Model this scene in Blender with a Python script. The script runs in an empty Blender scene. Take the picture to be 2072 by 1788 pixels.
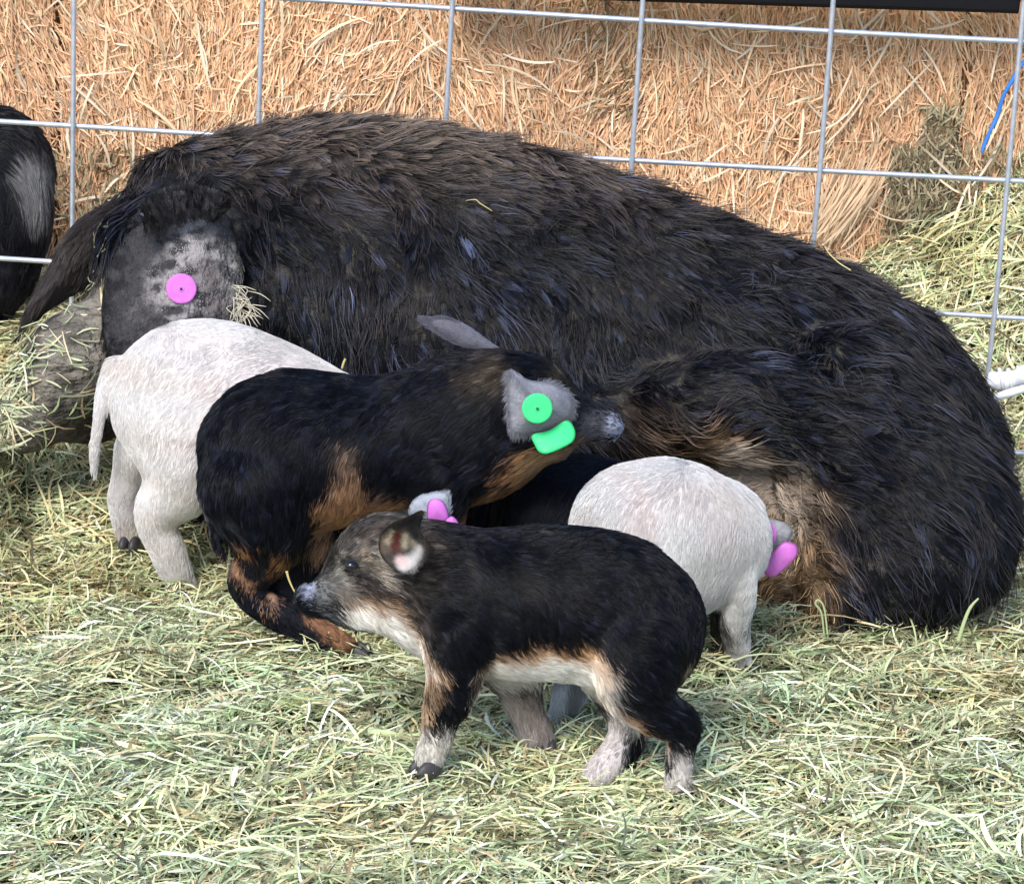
import bpy, math, random
import numpy as np
from mathutils import Matrix, Vector, kdtree
random.seed(5)
RNG = np.random.default_rng(11)
C = bpy.context.scene.collection
scene = bpy.context.scene

# ------------------------------------------------------------------ camera
F_PX, IW, IH = 6300.0, 2072.0, 1788.0
PITCH, ROLL = 0.2825, 0.0540
_f = np.array([0, math.cos(PITCH), -math.sin(PITCH)])
_u = np.array([0, math.sin(PITCH), math.cos(PITCH)])
_x = np.array([1.0, 0, 0])
CX = math.cos(ROLL) * _x + math.sin(ROLL) * _u
CU = -math.sin(ROLL) * _x + math.cos(ROLL) * _u
CAM = np.array([0, 0, 1.0])
cd = bpy.data.cameras.new('camera')
cam = bpy.data.objects.new('camera', cd); C.objects.link(cam)
cd.sensor_fit = 'HORIZONTAL'; cd.sensor_width = 36.0
cd.lens = 36.0 * F_PX / IW
cd.clip_start = 0.05; cd.clip_end = 500
cam.matrix_world = Matrix(((CX[0], CU[0], -_f[0], CAM[0]), (CX[1], CU[1], -_f[1], CAM[1]),
                           (CX[2], CU[2], -_f[2], CAM[2]), (0, 0, 0, 1)))
scene.camera = cam

# ------------------------------------------------------------------ light
SUN_EL, SUN_AZ = math.radians(43), math.radians(203)   # azimuth clockwise from +Y
world = bpy.data.worlds.new('World'); scene.world = world; world.use_nodes = True
wn = world.node_tree
sky = wn.nodes.new('ShaderNodeTexSky'); sky.sky_type = 'NISHITA'; sky.sun_disc = False
sky.sun_elevation = SUN_EL; sky.sun_rotation = SUN_AZ
sky.air_density = 1.0; sky.dust_density = 1.2; sky.ozone_density = 1.0
bg = wn.nodes['Background']; bg.inputs['Strength'].default_value = 0.13
wn.links.new(sky.outputs[0], bg.inputs[0])
sl = bpy.data.lights.new('sun', 'SUN'); sl.energy = 1.75; sl.angle = math.radians(22); sl.color = (1.0, 0.965, 0.91)
sun = bpy.data.objects.new('sun', sl); C.objects.link(sun)
sd = Vector((math.sin(SUN_AZ) * math.cos(SUN_EL), math.cos(SUN_AZ) * math.cos(SUN_EL), math.sin(SUN_EL)))
sun.rotation_euler = sd.to_track_quat('Z', 'Y').to_euler()
scene.view_settings.view_transform = 'Standard'; scene.view_settings.look = 'None'
scene.view_settings.exposure = 1.0; scene.view_settings.gamma = 1.0
scene.view_settings.use_curve_mapping = False
try: scene.cycles_curves.shape = 'RIBBONS'
except Exception: pass
scene.cycles.max_bounces = 6; scene.cycles.diffuse_bounces = 3; scene.cycles.glossy_bounces = 2
scene.cycles.transmission_bounces = 2; scene.cycles.transparent_max_bounces = 4

# ------------------------------------------------------------------ helpers
def ray(px, py):
    return _f + CX * (px - IW / 2) / F_PX - CU * (py - IH / 2) / F_PX
def at(px, py, Y):
    """point of the upright plane at distance Y that shows at that place of the photograph"""
    d = ray(px, py); return CAM + d * (Y / d[1])
def scl(px, py, Y):
    return (Y / ray(px, py)[1]) / F_PX
def sstep(x, a, b):
    t = np.clip((np.asarray(x, float) - a) / (b - a), 0, 1); return t * t * (3 - 2 * t)
_nd = RNG.normal(size=(24, 3)); _nd /= np.linalg.norm(_nd, axis=1)[:, None]; _np = RNG.uniform(0, 6.28, 24)
def noise3(P, freq, seed=0):
    """smooth pseudo noise, about -1..1"""
    r = np.zeros(len(P))
    for i in range(6):
        j = (i + seed * 5) % 24
        fr = freq * (0.7 + 0.22 * i)
        q = P @ _nd[j] * fr * 6.28 + _np[j] + 1.3 * np.sin(P @ _nd[(j + 7) % 24] * fr * 4.1 + _np[(j + 3) % 24])
        r += np.sin(q)
    return r / 3.2
def tag(o, label=None, cat=None, group=None, kind=None):
    if label: o['label'] = label
    if cat: o['category'] = cat
    if group: o['group'] = group
    if kind: o['kind'] = kind
    return o
def link(name, data, parent=None, mat=None):
    o = bpy.data.objects.new(name, data); C.objects.link(o)
    if parent is not None: o.parent = parent
    if mat is not None: data.materials.append(mat)
    return o
def mesh_np(name, V, F, mat, parent=None, smooth=True, col=None):
    V = np.asarray(V, np.float32); F = np.asarray(F, np.int32)
    me = bpy.data.meshes.new(name)
    k = F.shape[1]
    me.vertices.add(len(V)); me.vertices.foreach_set('co', V.ravel())
    me.loops.add(F.size); me.loops.foreach_set('vertex_index', F.ravel())
    me.polygons.add(len(F)); me.polygons.foreach_set('loop_start', np.arange(0, F.size, k, dtype=np.int32))
    me.polygons.foreach_set('loop_total', np.full(len(F), k, np.int32))
    me.polygons.foreach_set('use_smooth', np.full(len(F), smooth))
    me.update(); me.validate()
    if col is not None:
        a = me.color_attributes.new('tint', 'FLOAT_COLOR', 'POINT')
        a.data.foreach_set('color', np.concatenate([col, np.ones((len(V), 1))], 1).astype(np.float32).ravel())
    return link(name, me, parent, mat)
def feed(nt, n, sc):
    tc = nt.nodes.new('ShaderNodeTexCoord')
    if isinstance(sc, tuple):
        mp = nt.nodes.new('ShaderNodeMapping'); mp.inputs['Scale'].default_value = sc; n.inputs['Scale'].default_value = 1.0
        nt.links.new(tc.outputs['Object'], mp.inputs['Vector']); nt.links.new(mp.outputs[0], n.inputs['Vector'])
    else:
        n.inputs['Scale'].default_value = sc; nt.links.new(tc.outputs['Object'], n.inputs['Vector'])
def pbr(name, color=(.5, .5, .5), rough=.6, spec=.5, metal=0.0, tint=False, bump=None, mottle=None, sheen=0):
    m = bpy.data.materials.new(name); m.use_nodes = True; nt = m.node_tree
    b = nt.nodes['Principled BSDF']
    b.inputs['Base Color'].default_value = (*color, 1); b.inputs['Roughness'].default_value = rough
    b.inputs['Specular IOR Level'].default_value = spec; b.inputs['Metallic'].default_value = metal
    src = None
    if tint:
        a = nt.nodes.new('ShaderNodeAttribute'); a.attribute_name = 'tint'; src = a.outputs['Color']
    if mottle:
        sc, c2, lo, hi = mottle
        n = nt.nodes.new('ShaderNodeTexNoise'); n.inputs['Detail'].default_value = 6
        feed(nt, n, sc)
        mr = nt.nodes.new('ShaderNodeMapRange'); mr.inputs[1].default_value = lo; mr.inputs[2].default_value = hi
        nt.links.new(n.outputs['Fac'], mr.inputs[0])
        mx = nt.nodes.new('ShaderNodeMix'); mx.data_type = 'RGBA'
        nt.links.new(mr.outputs[0], mx.inputs[0])
        if src is not None: nt.links.new(src, mx.inputs[6])
        else: mx.inputs[6].default_value = (*color, 1)
        mx.inputs[7].default_value = (*c2, 1); src = mx.outputs[2]
    if src is not None: nt.links.new(src, b.inputs['Base Color'])
    if bump:
        sc, st, dist = bump
        n = nt.nodes.new('ShaderNodeTexNoise'); n.inputs['Detail'].default_value = 5
        feed(nt, n, sc)
        bp = nt.nodes.new('ShaderNodeBump'); bp.inputs['Strength'].default_value = st; bp.inputs['Distance'].default_value = dist
        nt.links.new(n.outputs['Fac'], bp.inputs['Height']); nt.links.new(bp.outputs[0], b.inputs['Normal'])
    return m

M = {
    'hair': pbr('fur_hair', rough=.28, spec=.22, tint=True),
    'softhair': pbr('short_hair', rough=.32, spec=.15, tint=True),
    'skin': pbr('hide', rough=.6, spec=.10, tint=True, bump=(160, .22, .003)),
    'sowhide': pbr('muddy_hide', rough=.75, spec=.2, tint=True, mottle=((26, 30, 48), (.075, .066, .055), .44, .66), bump=((55, 60, 85), 1.0, .030)),
    'sowear': pbr('muddy_ear_skin', rough=.75, spec=.2, tint=True, mottle=((60, 60, 85), (.050, .048, .052), .44, .58), bump=((130, 130, 60), 1.0, .016)),
    'ear': pbr('ear_skin', rough=.7, spec=.25, tint=True, bump=(220, .5, .003)),
    'hay': pbr('hay_blade', rough=.5, spec=.35, tint=True),
    'straw': pbr('straw_blade', rough=.55, spec=.3, tint=True),
    'soil': pbr('hay_litter', (.16, .15, .08), .95, .1, mottle=(60, (.06, .05, .03), .35, .65), bump=(140, 1, .01)),
    'wire': pbr('galvanised_wire', (.56, .60, .68), .36, .6, .45, mottle=(90, (.42, .46, .54), .4, .7)),
    'rail': pbr('black_rail', (.004, .004, .006), .6, .2, bump=(60, .2, .002)),
    'pink': pbr('pink_tag', (.60, .17, .58), .5, .3, mottle=(120, (.50, .13, .48), .45, .75), bump=(200, .2, .001)),
    'green': pbr('green_tag', (.05, .66, .22), .5, .3, mottle=(120, (.05, .56, .20), .45, .75), bump=(200, .2, .001)),
    'pinhole': pbr('tag_pin', (.04, .01, .06), .6),
    'greenpin': pbr('tag_pin_green', (.0, .12, .03), .6),
    'hoof': pbr('hoof_horn', (.045, .042, .045), .5, .4, bump=(150, .4, .002)),
    'eye': pbr('eye_gloss', (.006, .006, .01), .12, .6),
    'twine': pbr('blue_twine', (.04, .20, .62), .5, .4, bump=(300, .4, .001)),
    'white': pbr('white_plastic', (.74, .76, .82), .35, .5, bump=(50, .5, .004)),
    'stem': pbr('green_stem', (.42, .50, .26), .5, .3),
    'straw_bit': pbr('yellow_straw', (.55, .46, .20), .5, .3),
}

# ------------------------------------------------------------------ ground height
def hgt(x, y):
    x = np.asarray(x, float); y = np.asarray(y, float)
    rise = sstep(y, 3.22, 3.72) * (.13 * (1 - .65 * sstep(-x, .22, .40)) + .10 * sstep(x, .30, .50) + .13 * sstep(x, .48, .66))
    left = .085 * sstep(-x, .26, .50) * sstep(y, 2.93, 3.10)
    P = np.stack([x.ravel(), y.ravel(), 0 * x.ravel()], 1)
    n = noise3(P, 2.3, 1) * .005 + noise3(P, 7.0, 2) * .004
    left2 = .105 * sstep(-x, .465, .520) * sstep(y, 2.80, 2.96)
    return np.maximum(np.maximum(rise, left), left2) + n.reshape(x.shape) - .006

def grow(c, fine, far):
    a = list(np.arange(c[0], c[1] + 1e-6, fine)); s = fine
    hi, lo = [a[-1]], [a[0]]
    while hi[-1] < far: s *= 1.5; hi.append(hi[-1] + s); lo.append(lo[-1] - s)
    return np.array(lo[:0:-1] + a + hi[1:])
gx, gy = grow((-1.4, 1.4), .03, 300), grow((1.6, 4.2), .03, 300)
GX, GY = np.meshgrid(gx, gy, indexing='ij')
GZ = hgt(np.clip(GX, -2, 2), np.clip(GY, 1, 5)) - .012
GZ = np.where(GY > 3.9, GZ * np.exp(-(GY - 3.9) * 3), GZ)
idx = np.arange(GX.size).reshape(GX.shape)
Fg = np.stack([idx[:-1, :-1], idx[1:, :-1], idx[1:, 1:], idx[:-1, 1:]], -1).reshape(-1, 4)
tag(mesh_np('ground', np.stack([GX.ravel(), GY.ravel(), GZ.ravel()], 1), Fg, M['soil']),
    'trampled ground under the loose hay', 'ground', kind='structure')

# ------------------------------------------------------------------ blades (hay / straw)
def blades(P0, T, Nn, L, W, col, bend, segs=3, jit=.12):
    """flat curved strips: start P0, direction T, facing normal Nn"""
    n = len(P0)
    S = np.cross(T, Nn); S /= np.linalg.norm(S, axis=1)[:, None] + 1e-9
    t = np.linspace(0, 1, segs + 1)[None, :, None]
    ctr = P0[:, None] + T[:, None] * (t - .5) * L[:, None, None] \
        + Nn[:, None] * (bend[:, 0][:, None, None] * L[:, None, None] * (.25 - (t - .5) ** 2) * 1.6) \
        + S[:, None] * (bend[:, 1][:, None, None] * L[:, None, None] * (.25 - (t - .5) ** 2) * 2)
    wv = W[:, None, None] * (1 - .55 * np.abs(t * 2 - 1) ** 3) * .5
    tw = bend[:, 2][:, None, None] * (t - .5)
    side = S[:, None] * np.cos(tw) + Nn[:, None] * np.sin(tw)
    V = np.stack([ctr - side * wv, ctr + side * wv], 2).reshape(-1, 3)
    b = (np.arange(n) * (segs + 1) * 2)[:, None] + (np.arange(segs) * 2)[None]
    Fq = np.stack([b, b + 1, b + 3, b + 2], -1).reshape(-1, 4)
    cc = np.repeat(col[:, None], (segs + 1) * 2, 1)
    cc = cc * (1 + RNG.uniform(-jit, jit, (n, (segs + 1) * 2, 1)))
    return V, Fq, cc.reshape(-1, 3)
def join(parts):
    Vs, Fs, Cs, o = [], [], [], 0
    for V, Fq, c in parts:
        Vs.append(V); Fs.append(Fq + o); Cs.append(c); o += len(V)
    return np.concatenate(Vs), np.concatenate(Fs), np.clip(np.concatenate(Cs), 0, 1)
HAYC = np.array([(.41, .43, .27), (.50, .48, .29), (.36, .40, .21), (.35, .42, .22), (.58, .53, .33), (.55, .44, .25),
                 (.15, .16, .09), (.66, .65, .48), (.38, .27, .15), (.42, .48, .27), (.08, .07, .04)])
HAYP = np.array([.17, .14, .11, .08, .11, .09, .10, .08, .05, .04, .06]); HAYP = HAYP / HAYP.sum()
def hay_patch(n, xr, yr, lmin, lmax, w0, w1, hmax, tilt, segs=3):
    x = RNG.uniform(*xr, n); y = RNG.uniform(*yr, n)
    e = .02
    z = hgt(x, y)
    gx_ = (hgt(x + e, y) - z) / e; gy_ = (hgt(x, y + e) - z) / e
    N = np.stack([-gx_, -gy_, np.ones(n)], 1); N /= np.linalg.norm(N, axis=1)[:, None]
    # drifts: neighbouring blades lie in loosely similar directions
    P2 = np.stack([x, y, 0 * x], 1)
    a = RNG.uniform(0, math.pi, n) * .65 + .35 * (noise3(P2, 5, 3) * 2.2) + RNG.normal(0, .5, n)
    T = np.stack([np.cos(a), np.sin(a) * .9, RNG.normal(0, tilt, n)], 1)
    T -= N * (np.sum(T * N, 1) - RNG.normal(0, tilt, n))[:, None]
    T /= np.linalg.norm(T, axis=1)[:, None]
    Nn = N + RNG.normal(0, .42, (n, 3)); Nn -= T * np.sum(Nn * T, 1)[:, None]; Nn /= np.linalg.norm(Nn, axis=1)[:, None]
    L = lmin + (lmax - lmin) * RNG.beta(1.3, 3.0, n); W = RNG.uniform(w0, w1, n)
    u = RNG.uniform(0, 1, n)
    P = np.stack([x, y, z + u * hmax * (1 + .8 * noise3(P2, 6, 4)) + .001], 1)
    col = HAYC[RNG.choice(len(HAYC), n, p=HAYP)] * RNG.uniform(.75, 1.6, (n, 1))
    pt = noise3(P2, 3.1, 5)[:, None]                     # greener and yellower drifts
    col = col * np.where(pt > 0, 1 + pt * np.array([.05, .01, -.06]), 1 + pt * np.array([.05, -.01, -.03]))
    far = sstep(y + .12 * noise3(P2, 2.2, 7), 2.60, 2.95)[:, None] * .55        # trodden, browner litter around the animals
    col = col * (1 - far * (1 - np.array([.86, .76, .62]))) * np.where(far < .01, 1.0, 1.0)
    col = col * np.array([1.24, 1.31, 1.33])
    brown = sstep(noise3(P2, 4.3, 11), .45, 1.1)[:, None] * .5; col = col * (1 - brown * (1 - np.array([.75, .62, .50])))
    bend = np.stack([RNG.normal(0, .16, n), RNG.normal(0, .16, n), RNG.normal(0, .8, n)], 1)
    return blades(P, T, Nn, L, W, col, bend, segs)
hv = join([
    hay_patch(115000, (-.80, .86), (2.05, 3.72), .014, .075, .0009, .0029, .018, .15),
    hay_patch(90000, (-.80, .86), (2.05, 3.72), .006, .024, .0007, .0020, .020, .25, 2),
    hay_patch(12000, (-.80, .86), (2.05, 3.72), .040, .140, .0010, .0027, .024, .12, 6),
    hay_patch(1500, (-.80, .86), (2.05, 3.72), .030, .075, .0028, .0050, .026, .10, 4),
    hay_patch(60000, (-1.9, 1.9), (1.5, 4.0), .02, .09, .0015, .0035, .016, .12),
])
tag(mesh_np('hay', hv[0], hv[1], M['hay'], col=hv[2], smooth=False), 'loose pale green hay covering the ground of the pen', 'hay', kind='stuff')

# ------------------------------------------------------------------ straw bales
STR = np.array([(.90, .54, .31), (.92, .58, .34), (.85, .48, .27), (.88, .65, .42), (.66, .37, .19), (.88, .72, .53), (.70, .49, .28)])
STP = np.array([.26, .22, .18, .12, .10, .05, .07])
FY = 3.68
def bale(x0, x1, z0, z1, n, label, green=None, tuft=None):
    root = None
    # core with a lumpy, slightly rounded surface
    nx, nz, ny = 46, 26, 18
    parts = []
    def sheet(fn, na, nb, flip=False):
        A, B = np.meshgrid(np.linspace(0, 1, na), np.linspace(0, 1, nb), indexing='ij')
        P = fn(A.ravel(), B.ravel())
        i = np.arange(na * nb).reshape(na, nb)
        q = np.stack([i[:-1, :-1], i[1:, :-1], i[1:, 1:], i[:-1, 1:]], -1).reshape(-1, 4)
        if flip: q = q[:, ::-1]
        return P, q, np.tile(np.array([[.60, .35, .18]]), (len(P), 1)) * RNG.uniform(.7, 1.2, (len(P), 1))
    dx, dz, D = x1 - x0, z1 - z0, .46
    def rnd(P):
        c = np.array([(x0 + x1) / 2, FY + D / 2, (z0 + z1) / 2]); h = np.array([dx / 2, D / 2, dz / 2])
        q = (P - c); r = .035
        inner = np.clip(q, -(h - r), h - r); d = q - inner; l = np.linalg.norm(d, axis=1)[:, None]
        P2 = c + inner + d / np.maximum(l, 1e-6) * np.minimum(l, r)
        return P2 + noise3(P2, 5, 6)[:, None] * np.array([.0, .006, .003])
    o_ = lambda a: np.full(len(a), 0.0)
    parts.append(sheet(lambda a, b: rnd(np.stack([x0 + a * dx, o_(a) + FY, z0 + b * dz], 1)), nx, nz))
    parts.append(sheet(lambda a, b: rnd(np.stack([x0 + a * dx, o_(a) + FY + D, z0 + b * dz], 1)), nx, nz, True))
    parts.append(sheet(lambda a, b: rnd(np.stack([x0 + a * dx, FY + b * D, o_(a) + z1], 1)), nx, ny))
    parts.append(sheet(lambda a, b: rnd(np.stack([x0 + a * dx, FY + b * D, o_(a) + z0], 1)), nx, ny, True))
    parts.append(sheet(lambda a, b: rnd(np.stack([o_(a) + x0, FY + a * D, z0 + b * dz], 1)), ny, nz, True))
    parts.append(sheet(lambda a, b: rnd(np.stack([o_(a) + x1, FY + a * D, z0 + b * dz], 1)), ny, nz))
    def cover(n, lm, lx, w0, w1, spread, hmax, segs=3, pal=STR, pp=STP, xs=None, zs=None, wild=.18):
        x = RNG.uniform(*(xs or (x0 + .004, x1 - .004)), n); z = RNG.uniform(*(zs or (z0, z1)), n)
        P = np.stack([x, np.full(n, FY), z], 1)
        a = RNG.normal(0, spread, n) + .5 * noise3(P, 4, 7)
        w = RNG.uniform(0, 1, n) < wild; a = np.where(w, RNG.uniform(-1.57, 1.57, n), a)
        T = np.stack([np.sin(a), RNG.normal(0, .13, n), np.cos(a)], 1); T /= np.linalg.norm(T, axis=1)[:, None]
        Nn = np.array([0, -1.0, .1]) + RNG.normal(0, .4, (n, 3)); Nn -= T * np.sum(Nn * T, 1)[:, None]
        Nn /= np.linalg.norm(Nn, axis=1)[:, None]
        P[:, 1] += .006 * noise3(P, 5, 6) - .0025 - RNG.uniform(0, 1, n) * hmax
        L = lm + (lx - lm) * RNG.beta(1.4, 2.6, n); W = RNG.uniform(w0, w1, n)
        pal = np.asarray(pal)
        col = pal[RNG.choice(len(pal), n, p=np.asarray(pp) / np.sum(pp))] * RNG.uniform(.75, 1.2, (n, 1))
        col = col * (1 + .10 * noise3(P, 2.2, 3)[:, None])
        bend = np.stack([RNG.normal(0, .12, n), RNG.normal(0, .14, n), RNG.normal(0, .7, n)], 1)
        return blades(P, T, Nn, L, W, col, bend, segs)
    k = dx * dz
    parts += [cover(int(n * 1.5 * k), .015, .07, .0009, .0026, .20, .0065, wild=.12), cover(int(n * .5 * k), .012, .05, .0009, .0024, .6, .010, wild=.4),
              cover(int(n * .022 * k), .04, .11, .0018, .0036, .6, .020, 5, pal=STR[[3, 5, 5]], pp=(1, 1, 1), wild=.5)]
    # sides and top get a thinner cover
    for fx, sgn in ((x0, -1), (x1, 1)):
        m = int(n * .15); P = np.stack([np.full(m, fx) + sgn * .004 * RNG.uniform(0, 1, m), FY + RNG.uniform(.01, D, m), RNG.uniform(z0, z1, m)], 1)
        T = np.stack([RNG.normal(0, .1, m), RNG.normal(0, .4, m), np.ones(m)], 1); T /= np.linalg.norm(T, axis=1)[:, None]
        Nn = np.tile([[sgn * 1.0, 0, 0]], (m, 1)) + RNG.normal(0, .3, (m, 3)); Nn -= T * np.sum(Nn * T, 1)[:, None]; Nn /= np.linalg.norm(Nn, axis=1)[:, None]
        parts.append(blades(P, T, Nn, RNG.uniform(.02, .07, m), RNG.uniform(.0015, .0035, m), STR[RNG.choice(7, m, p=STP)] * RNG.uniform(.7, 1.1, (m, 1)), RNG.normal(0, .12, (m, 3))))
    m = int(n * .35 * dx); P = np.stack([RNG.uniform(x0, x1, m), FY + RNG.uniform(0, D, m), z1 + RNG.uniform(-.002, .010, m)], 1)
    T = np.stack([RNG.normal(0, 1, m), RNG.normal(0, 1, m), RNG.normal(0, .1, m)], 1); T /= np.linalg.norm(T, axis=1)[:, None]
    Nn = np.tile([[0, 0, 1.0]], (m, 1)); Nn -= T * np.sum(Nn * T, 1)[:, None]; Nn /= np.linalg.norm(Nn, axis=1)[:, None]
    parts.append(blades(P, T, Nn, RNG.uniform(.02, .09, m), RNG.uniform(.0015, .0035, m), STR[RNG.choice(7, m, p=STP)], RNG.normal(0, .12, (m, 3))))
    if green is not None:                               # patches of greenish strands and of darker brown strands
        for gr in green:
            gx0, gx1, gz0, gz1, m = gr[:5]
            parts.append(cover(m, .010, .04, .0010, .0028, .5, .018, 3, pal=[(.40, .26, .13), (.22, .14, .07), (.46, .33, .19), (.12, .075, .04), (.30, .22, .12)] if len(gr) > 5 else [(.34, .31, .19), (.40, .34, .21), (.22, .17, .10), (.46, .36, .22), (.12, .09, .05)],
                               pp=(1, 1, 1, 1, .8), xs=(gx0, gx1), zs=(gz0, gz1), wild=.35))
    if tuft is not None:
        for (tx, tz, ang, m) in tuft:                    # pale fan of combed straw sticking out
            a = RNG.normal(ang, .13, m); T = np.stack([np.sin(a), RNG.uniform(-.18, .0, m), np.cos(a)], 1); T /= np.linalg.norm(T, axis=1)[:, None]
            L = RNG.uniform(.03, .11, m); P = np.array([tx, FY - .012, tz]) + T * (L * .5)[:, None] + RNG.normal(0, .011, (m, 3))
            Nn = np.tile([[0, -1.0, .1]], (m, 1)); Nn -= T * np.sum(Nn * T, 1)[:, None]; Nn /= np.linalg.norm(Nn, axis=1)[:, None]
            parts.append(blades(P, T, Nn, L, RNG.uniform(.0012, .003, m), np.array([[.76, .55, .36]]) * RNG.uniform(.8, 1.15, (m, 1)), RNG.normal(0, .08, (m, 3))))
    V, Fq, c = join(parts)
    return tag(mesh_np('straw_bale', V, Fq, M['straw'], col=c, smooth=False), label, 'straw bale', 'straw bales stacked behind the fence')
xa, xb, xc_ = at(118, 300, FY)[0], at(1936, 300, FY)[0], at(1938, 300, FY)[0]
gz = lambda py, px=1500: at(px, py, FY)[2]
bale(-1.62, xa - .001, -.02, .60, 30000, 'orange brown straw bale partly hidden by the black pig at the left edge')
bale(xa, xb, -.02, .62, 36000, 'long orange brown straw bale filling the background behind the big black sow',
     green=[(xb - .080, xb, gz(480, 1850), gz(300, 1850), 900), (xb - .045, xb, gz(480, 1850), gz(210, 1850), 500), (at(1200, 0, FY)[0], at(1310, 0, FY)[0], gz(240, 1250), gz(120, 1250), 90, 1), (at(1190, 0, FY)[0], at(1260, 0, FY)[0], gz(80, 1250), gz(-10, 1250), 40, 1),
            (xa, xa + .10, gz(470, 180), gz(290, 180), 250)],
     tuft=[(at(1670, 470, FY)[0], at(1670, 470, FY)[2], .45, 150)])
bale(xc_, xc_ + 1.05, -.02, .61, 30000, 'straw bale at the right edge behind the fence with blue twine hanging on it',
     green=[(xc_, xc_ + .16, .12, gz(290, 2000), 1500)])

# ------------------------------------------------------------------ tubes
def catmull(P, n, closed=False):
    P = np.asarray(P, float); m = len(P)
    if m == 2 and not closed:
        t = np.linspace(0, 1, n + 1)[:, None]; return P[0] * (1 - t) + P[1] * t
    out = []
    for i in range(m if closed else m - 1):
        g = (lambda k: P[k % m]) if closed else (lambda k: P[min(max(k, 0), m - 1)])
        p0, p1, p2, p3 = g(i - 1), g(i), g(i + 1), g(i + 2)
        for t in np.arange(n) / n:
            out.append(.5 * (2 * p1 + (p2 - p0) * t + (2 * p0 - 5 * p1 + 4 * p2 - p3) * t * t + (3 * p1 - p0 - 3 * p2 + p3) * t ** 3))
    if not closed: out.append(P[-1])
    return np.array(out)
def tube(P, r, sides=8, sub=1, flat=1.0):
    P = catmull(P, sub) if sub > 1 else np.asarray(P, float)
    n = len(P); r = np.interp(np.linspace(0, 1, n), np.linspace(0, 1, np.size(r)), np.atleast_1d(r)) if np.size(r) > 1 else np.full(n, float(np.ravel(r)[0]))
    T = np.gradient(P, axis=0); T /= np.linalg.norm(T, axis=1)[:, None] + 1e-12
    up = np.array([0, 0, 1.0]) if abs(T[0][2]) < .9 else np.array([0, 1.0, 0])
    V = []
    for i in range(n):
        a = np.cross(T[i], up); a /= np.linalg.norm(a); b = np.cross(a, T[i]); up = b
        an = np.arange(sides) / sides * 2 * math.pi
        V.append(P[i] + r[i] * (np.cos(an)[:, None] * a + flat * np.sin(an)[:, None] * b))
    V = np.concatenate(V)
    i = np.arange(n - 1)[:, None] * sides; j = np.arange(sides)[None]; j2 = (j + 1) % sides
    Fq = np.stack([i + j, i + j2, i + sides + j2, i + sides + j], -1).reshape(-1, 4)
    nv = len(V); V = np.concatenate([V, P[:1], P[-1:]])
    cap = [(nv, k, (k + 1) % sides, (k + 1) % sides) for k in range(0)]
    f2 = []
    for k in range(0, sides, 2):
        f2.append((nv, (k + 2) % sides, (k + 1) % sides, k)); b0 = (n - 1) * sides
        f2.append((nv + 1, b0 + k, b0 + (k + 1) % sides, b0 + (k + 2) % sides))
    return V, np.concatenate([Fq, np.array(f2)])

# ------------------------------------------------------------------ wire fence
YAW = -0.0216
def fpt(s, z, off=0.0):
    return np.array([-.4959 + s * math.cos(YAW) + off * math.sin(YAW), 3.3513 + s * math.sin(YAW) - off * math.cos(YAW), z])
fence = link('wire_fence', None); fence.location = Vector(fpt(.5, 0)); bpy.context.view_layer.update()
tag(fence, 'galvanised welded wire stock fence panel between the sow and the straw bales', 'fence')
def child(o, p):
    o.parent = p; o.matrix_parent_inverse = Matrix.Translation(-Vector(p.location))
    return o
for j in range(-1, 6):
    z = .6624 - j * .1524
    if j == 5: z = -.015
    s = np.linspace(-.62, 1.62, 24)
    P = np.array([fpt(a, z + .0012 * math.sin(a * 5 + j)) for a in s])
    V, Fq = tube(P, .0030, 8)
    child(mesh_np('horizontal_wire', V, Fq, M['wire']), fence)
for i in range(-3, 9):
    s = i * .2032
    P = np.array([fpt(s + .0008 * math.sin(z * 9 + i), z, .0056) for z in np.linspace(-.02, .83, 16)])
    V, Fq = tube(P, .0028, 8)
    child(mesh_np('vertical_wire', V, Fq, M['wire']), fence)

# black rail lying along the front of the bales
a0, a1 = at(900, -52, 3.60), at(2060, -15, 3.60)
def box_bar(p, q, h, d):
    p, q = np.array(p), np.array(q); t = (q - p) / np.linalg.norm(q - p); up = np.array([0, 0, 1.0]); up -= t * up @ t; up /= np.linalg.norm(up); s = np.cross(t, up)
    V = []
    for c in (p, q):
        for (a, b) in ((-1, -1), (-1, -.85), (-.85, -1)): pass
        r = .18
        for (sa, sb) in ((-1, -1), (1, -1), (1, 1), (-1, 1)):
            for (ka, kb) in (((1 - r), 1), (1, (1 - r))) if sa * sb > 0 else ((1, (1 - r)), ((1 - r), 1)):
                V.append(c + s * d * sa * ka + up * h * sb * kb)
    V = np.array(V); Fq = [(k, (k + 1) % 8, 8 + (k + 1) % 8, 8 + k) for k in range(8)]
    Fq += [(0, 7, 6, 1), (1, 6, 5, 2), (2, 5, 4, 3), (8, 9, 14, 15), (9, 10, 13, 14), (10, 11, 12, 13)]
    return V, np.array(Fq)
V, Fq = box_bar(a0, a1, .022, .022)
tag(mesh_np('metal_rail', V, Fq, M['rail'], smooth=False), 'black metal rail across the top right corner in front of the straw bales', 'rail')

# blue twine
tw = [(2078, 118, 3.640), (2064, 135, 3.630), (2050, 160, 3.626), (2030, 195, 3.628), (2018, 235, 3.632), (2005, 262, 3.630), (1993, 290, 3.632), (1986, 309, 3.630)]
V, Fq = tube([at(*p) for p in tw], [.0026, .0030, .0034, .0028, .0036, .0028, .0034, .0018], 6, 4, .7)
tag(mesh_np('baling_twine', V, Fq, M['twine']), 'loose end of bright blue baling twine hanging on the right hand bale', 'twine')
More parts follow.
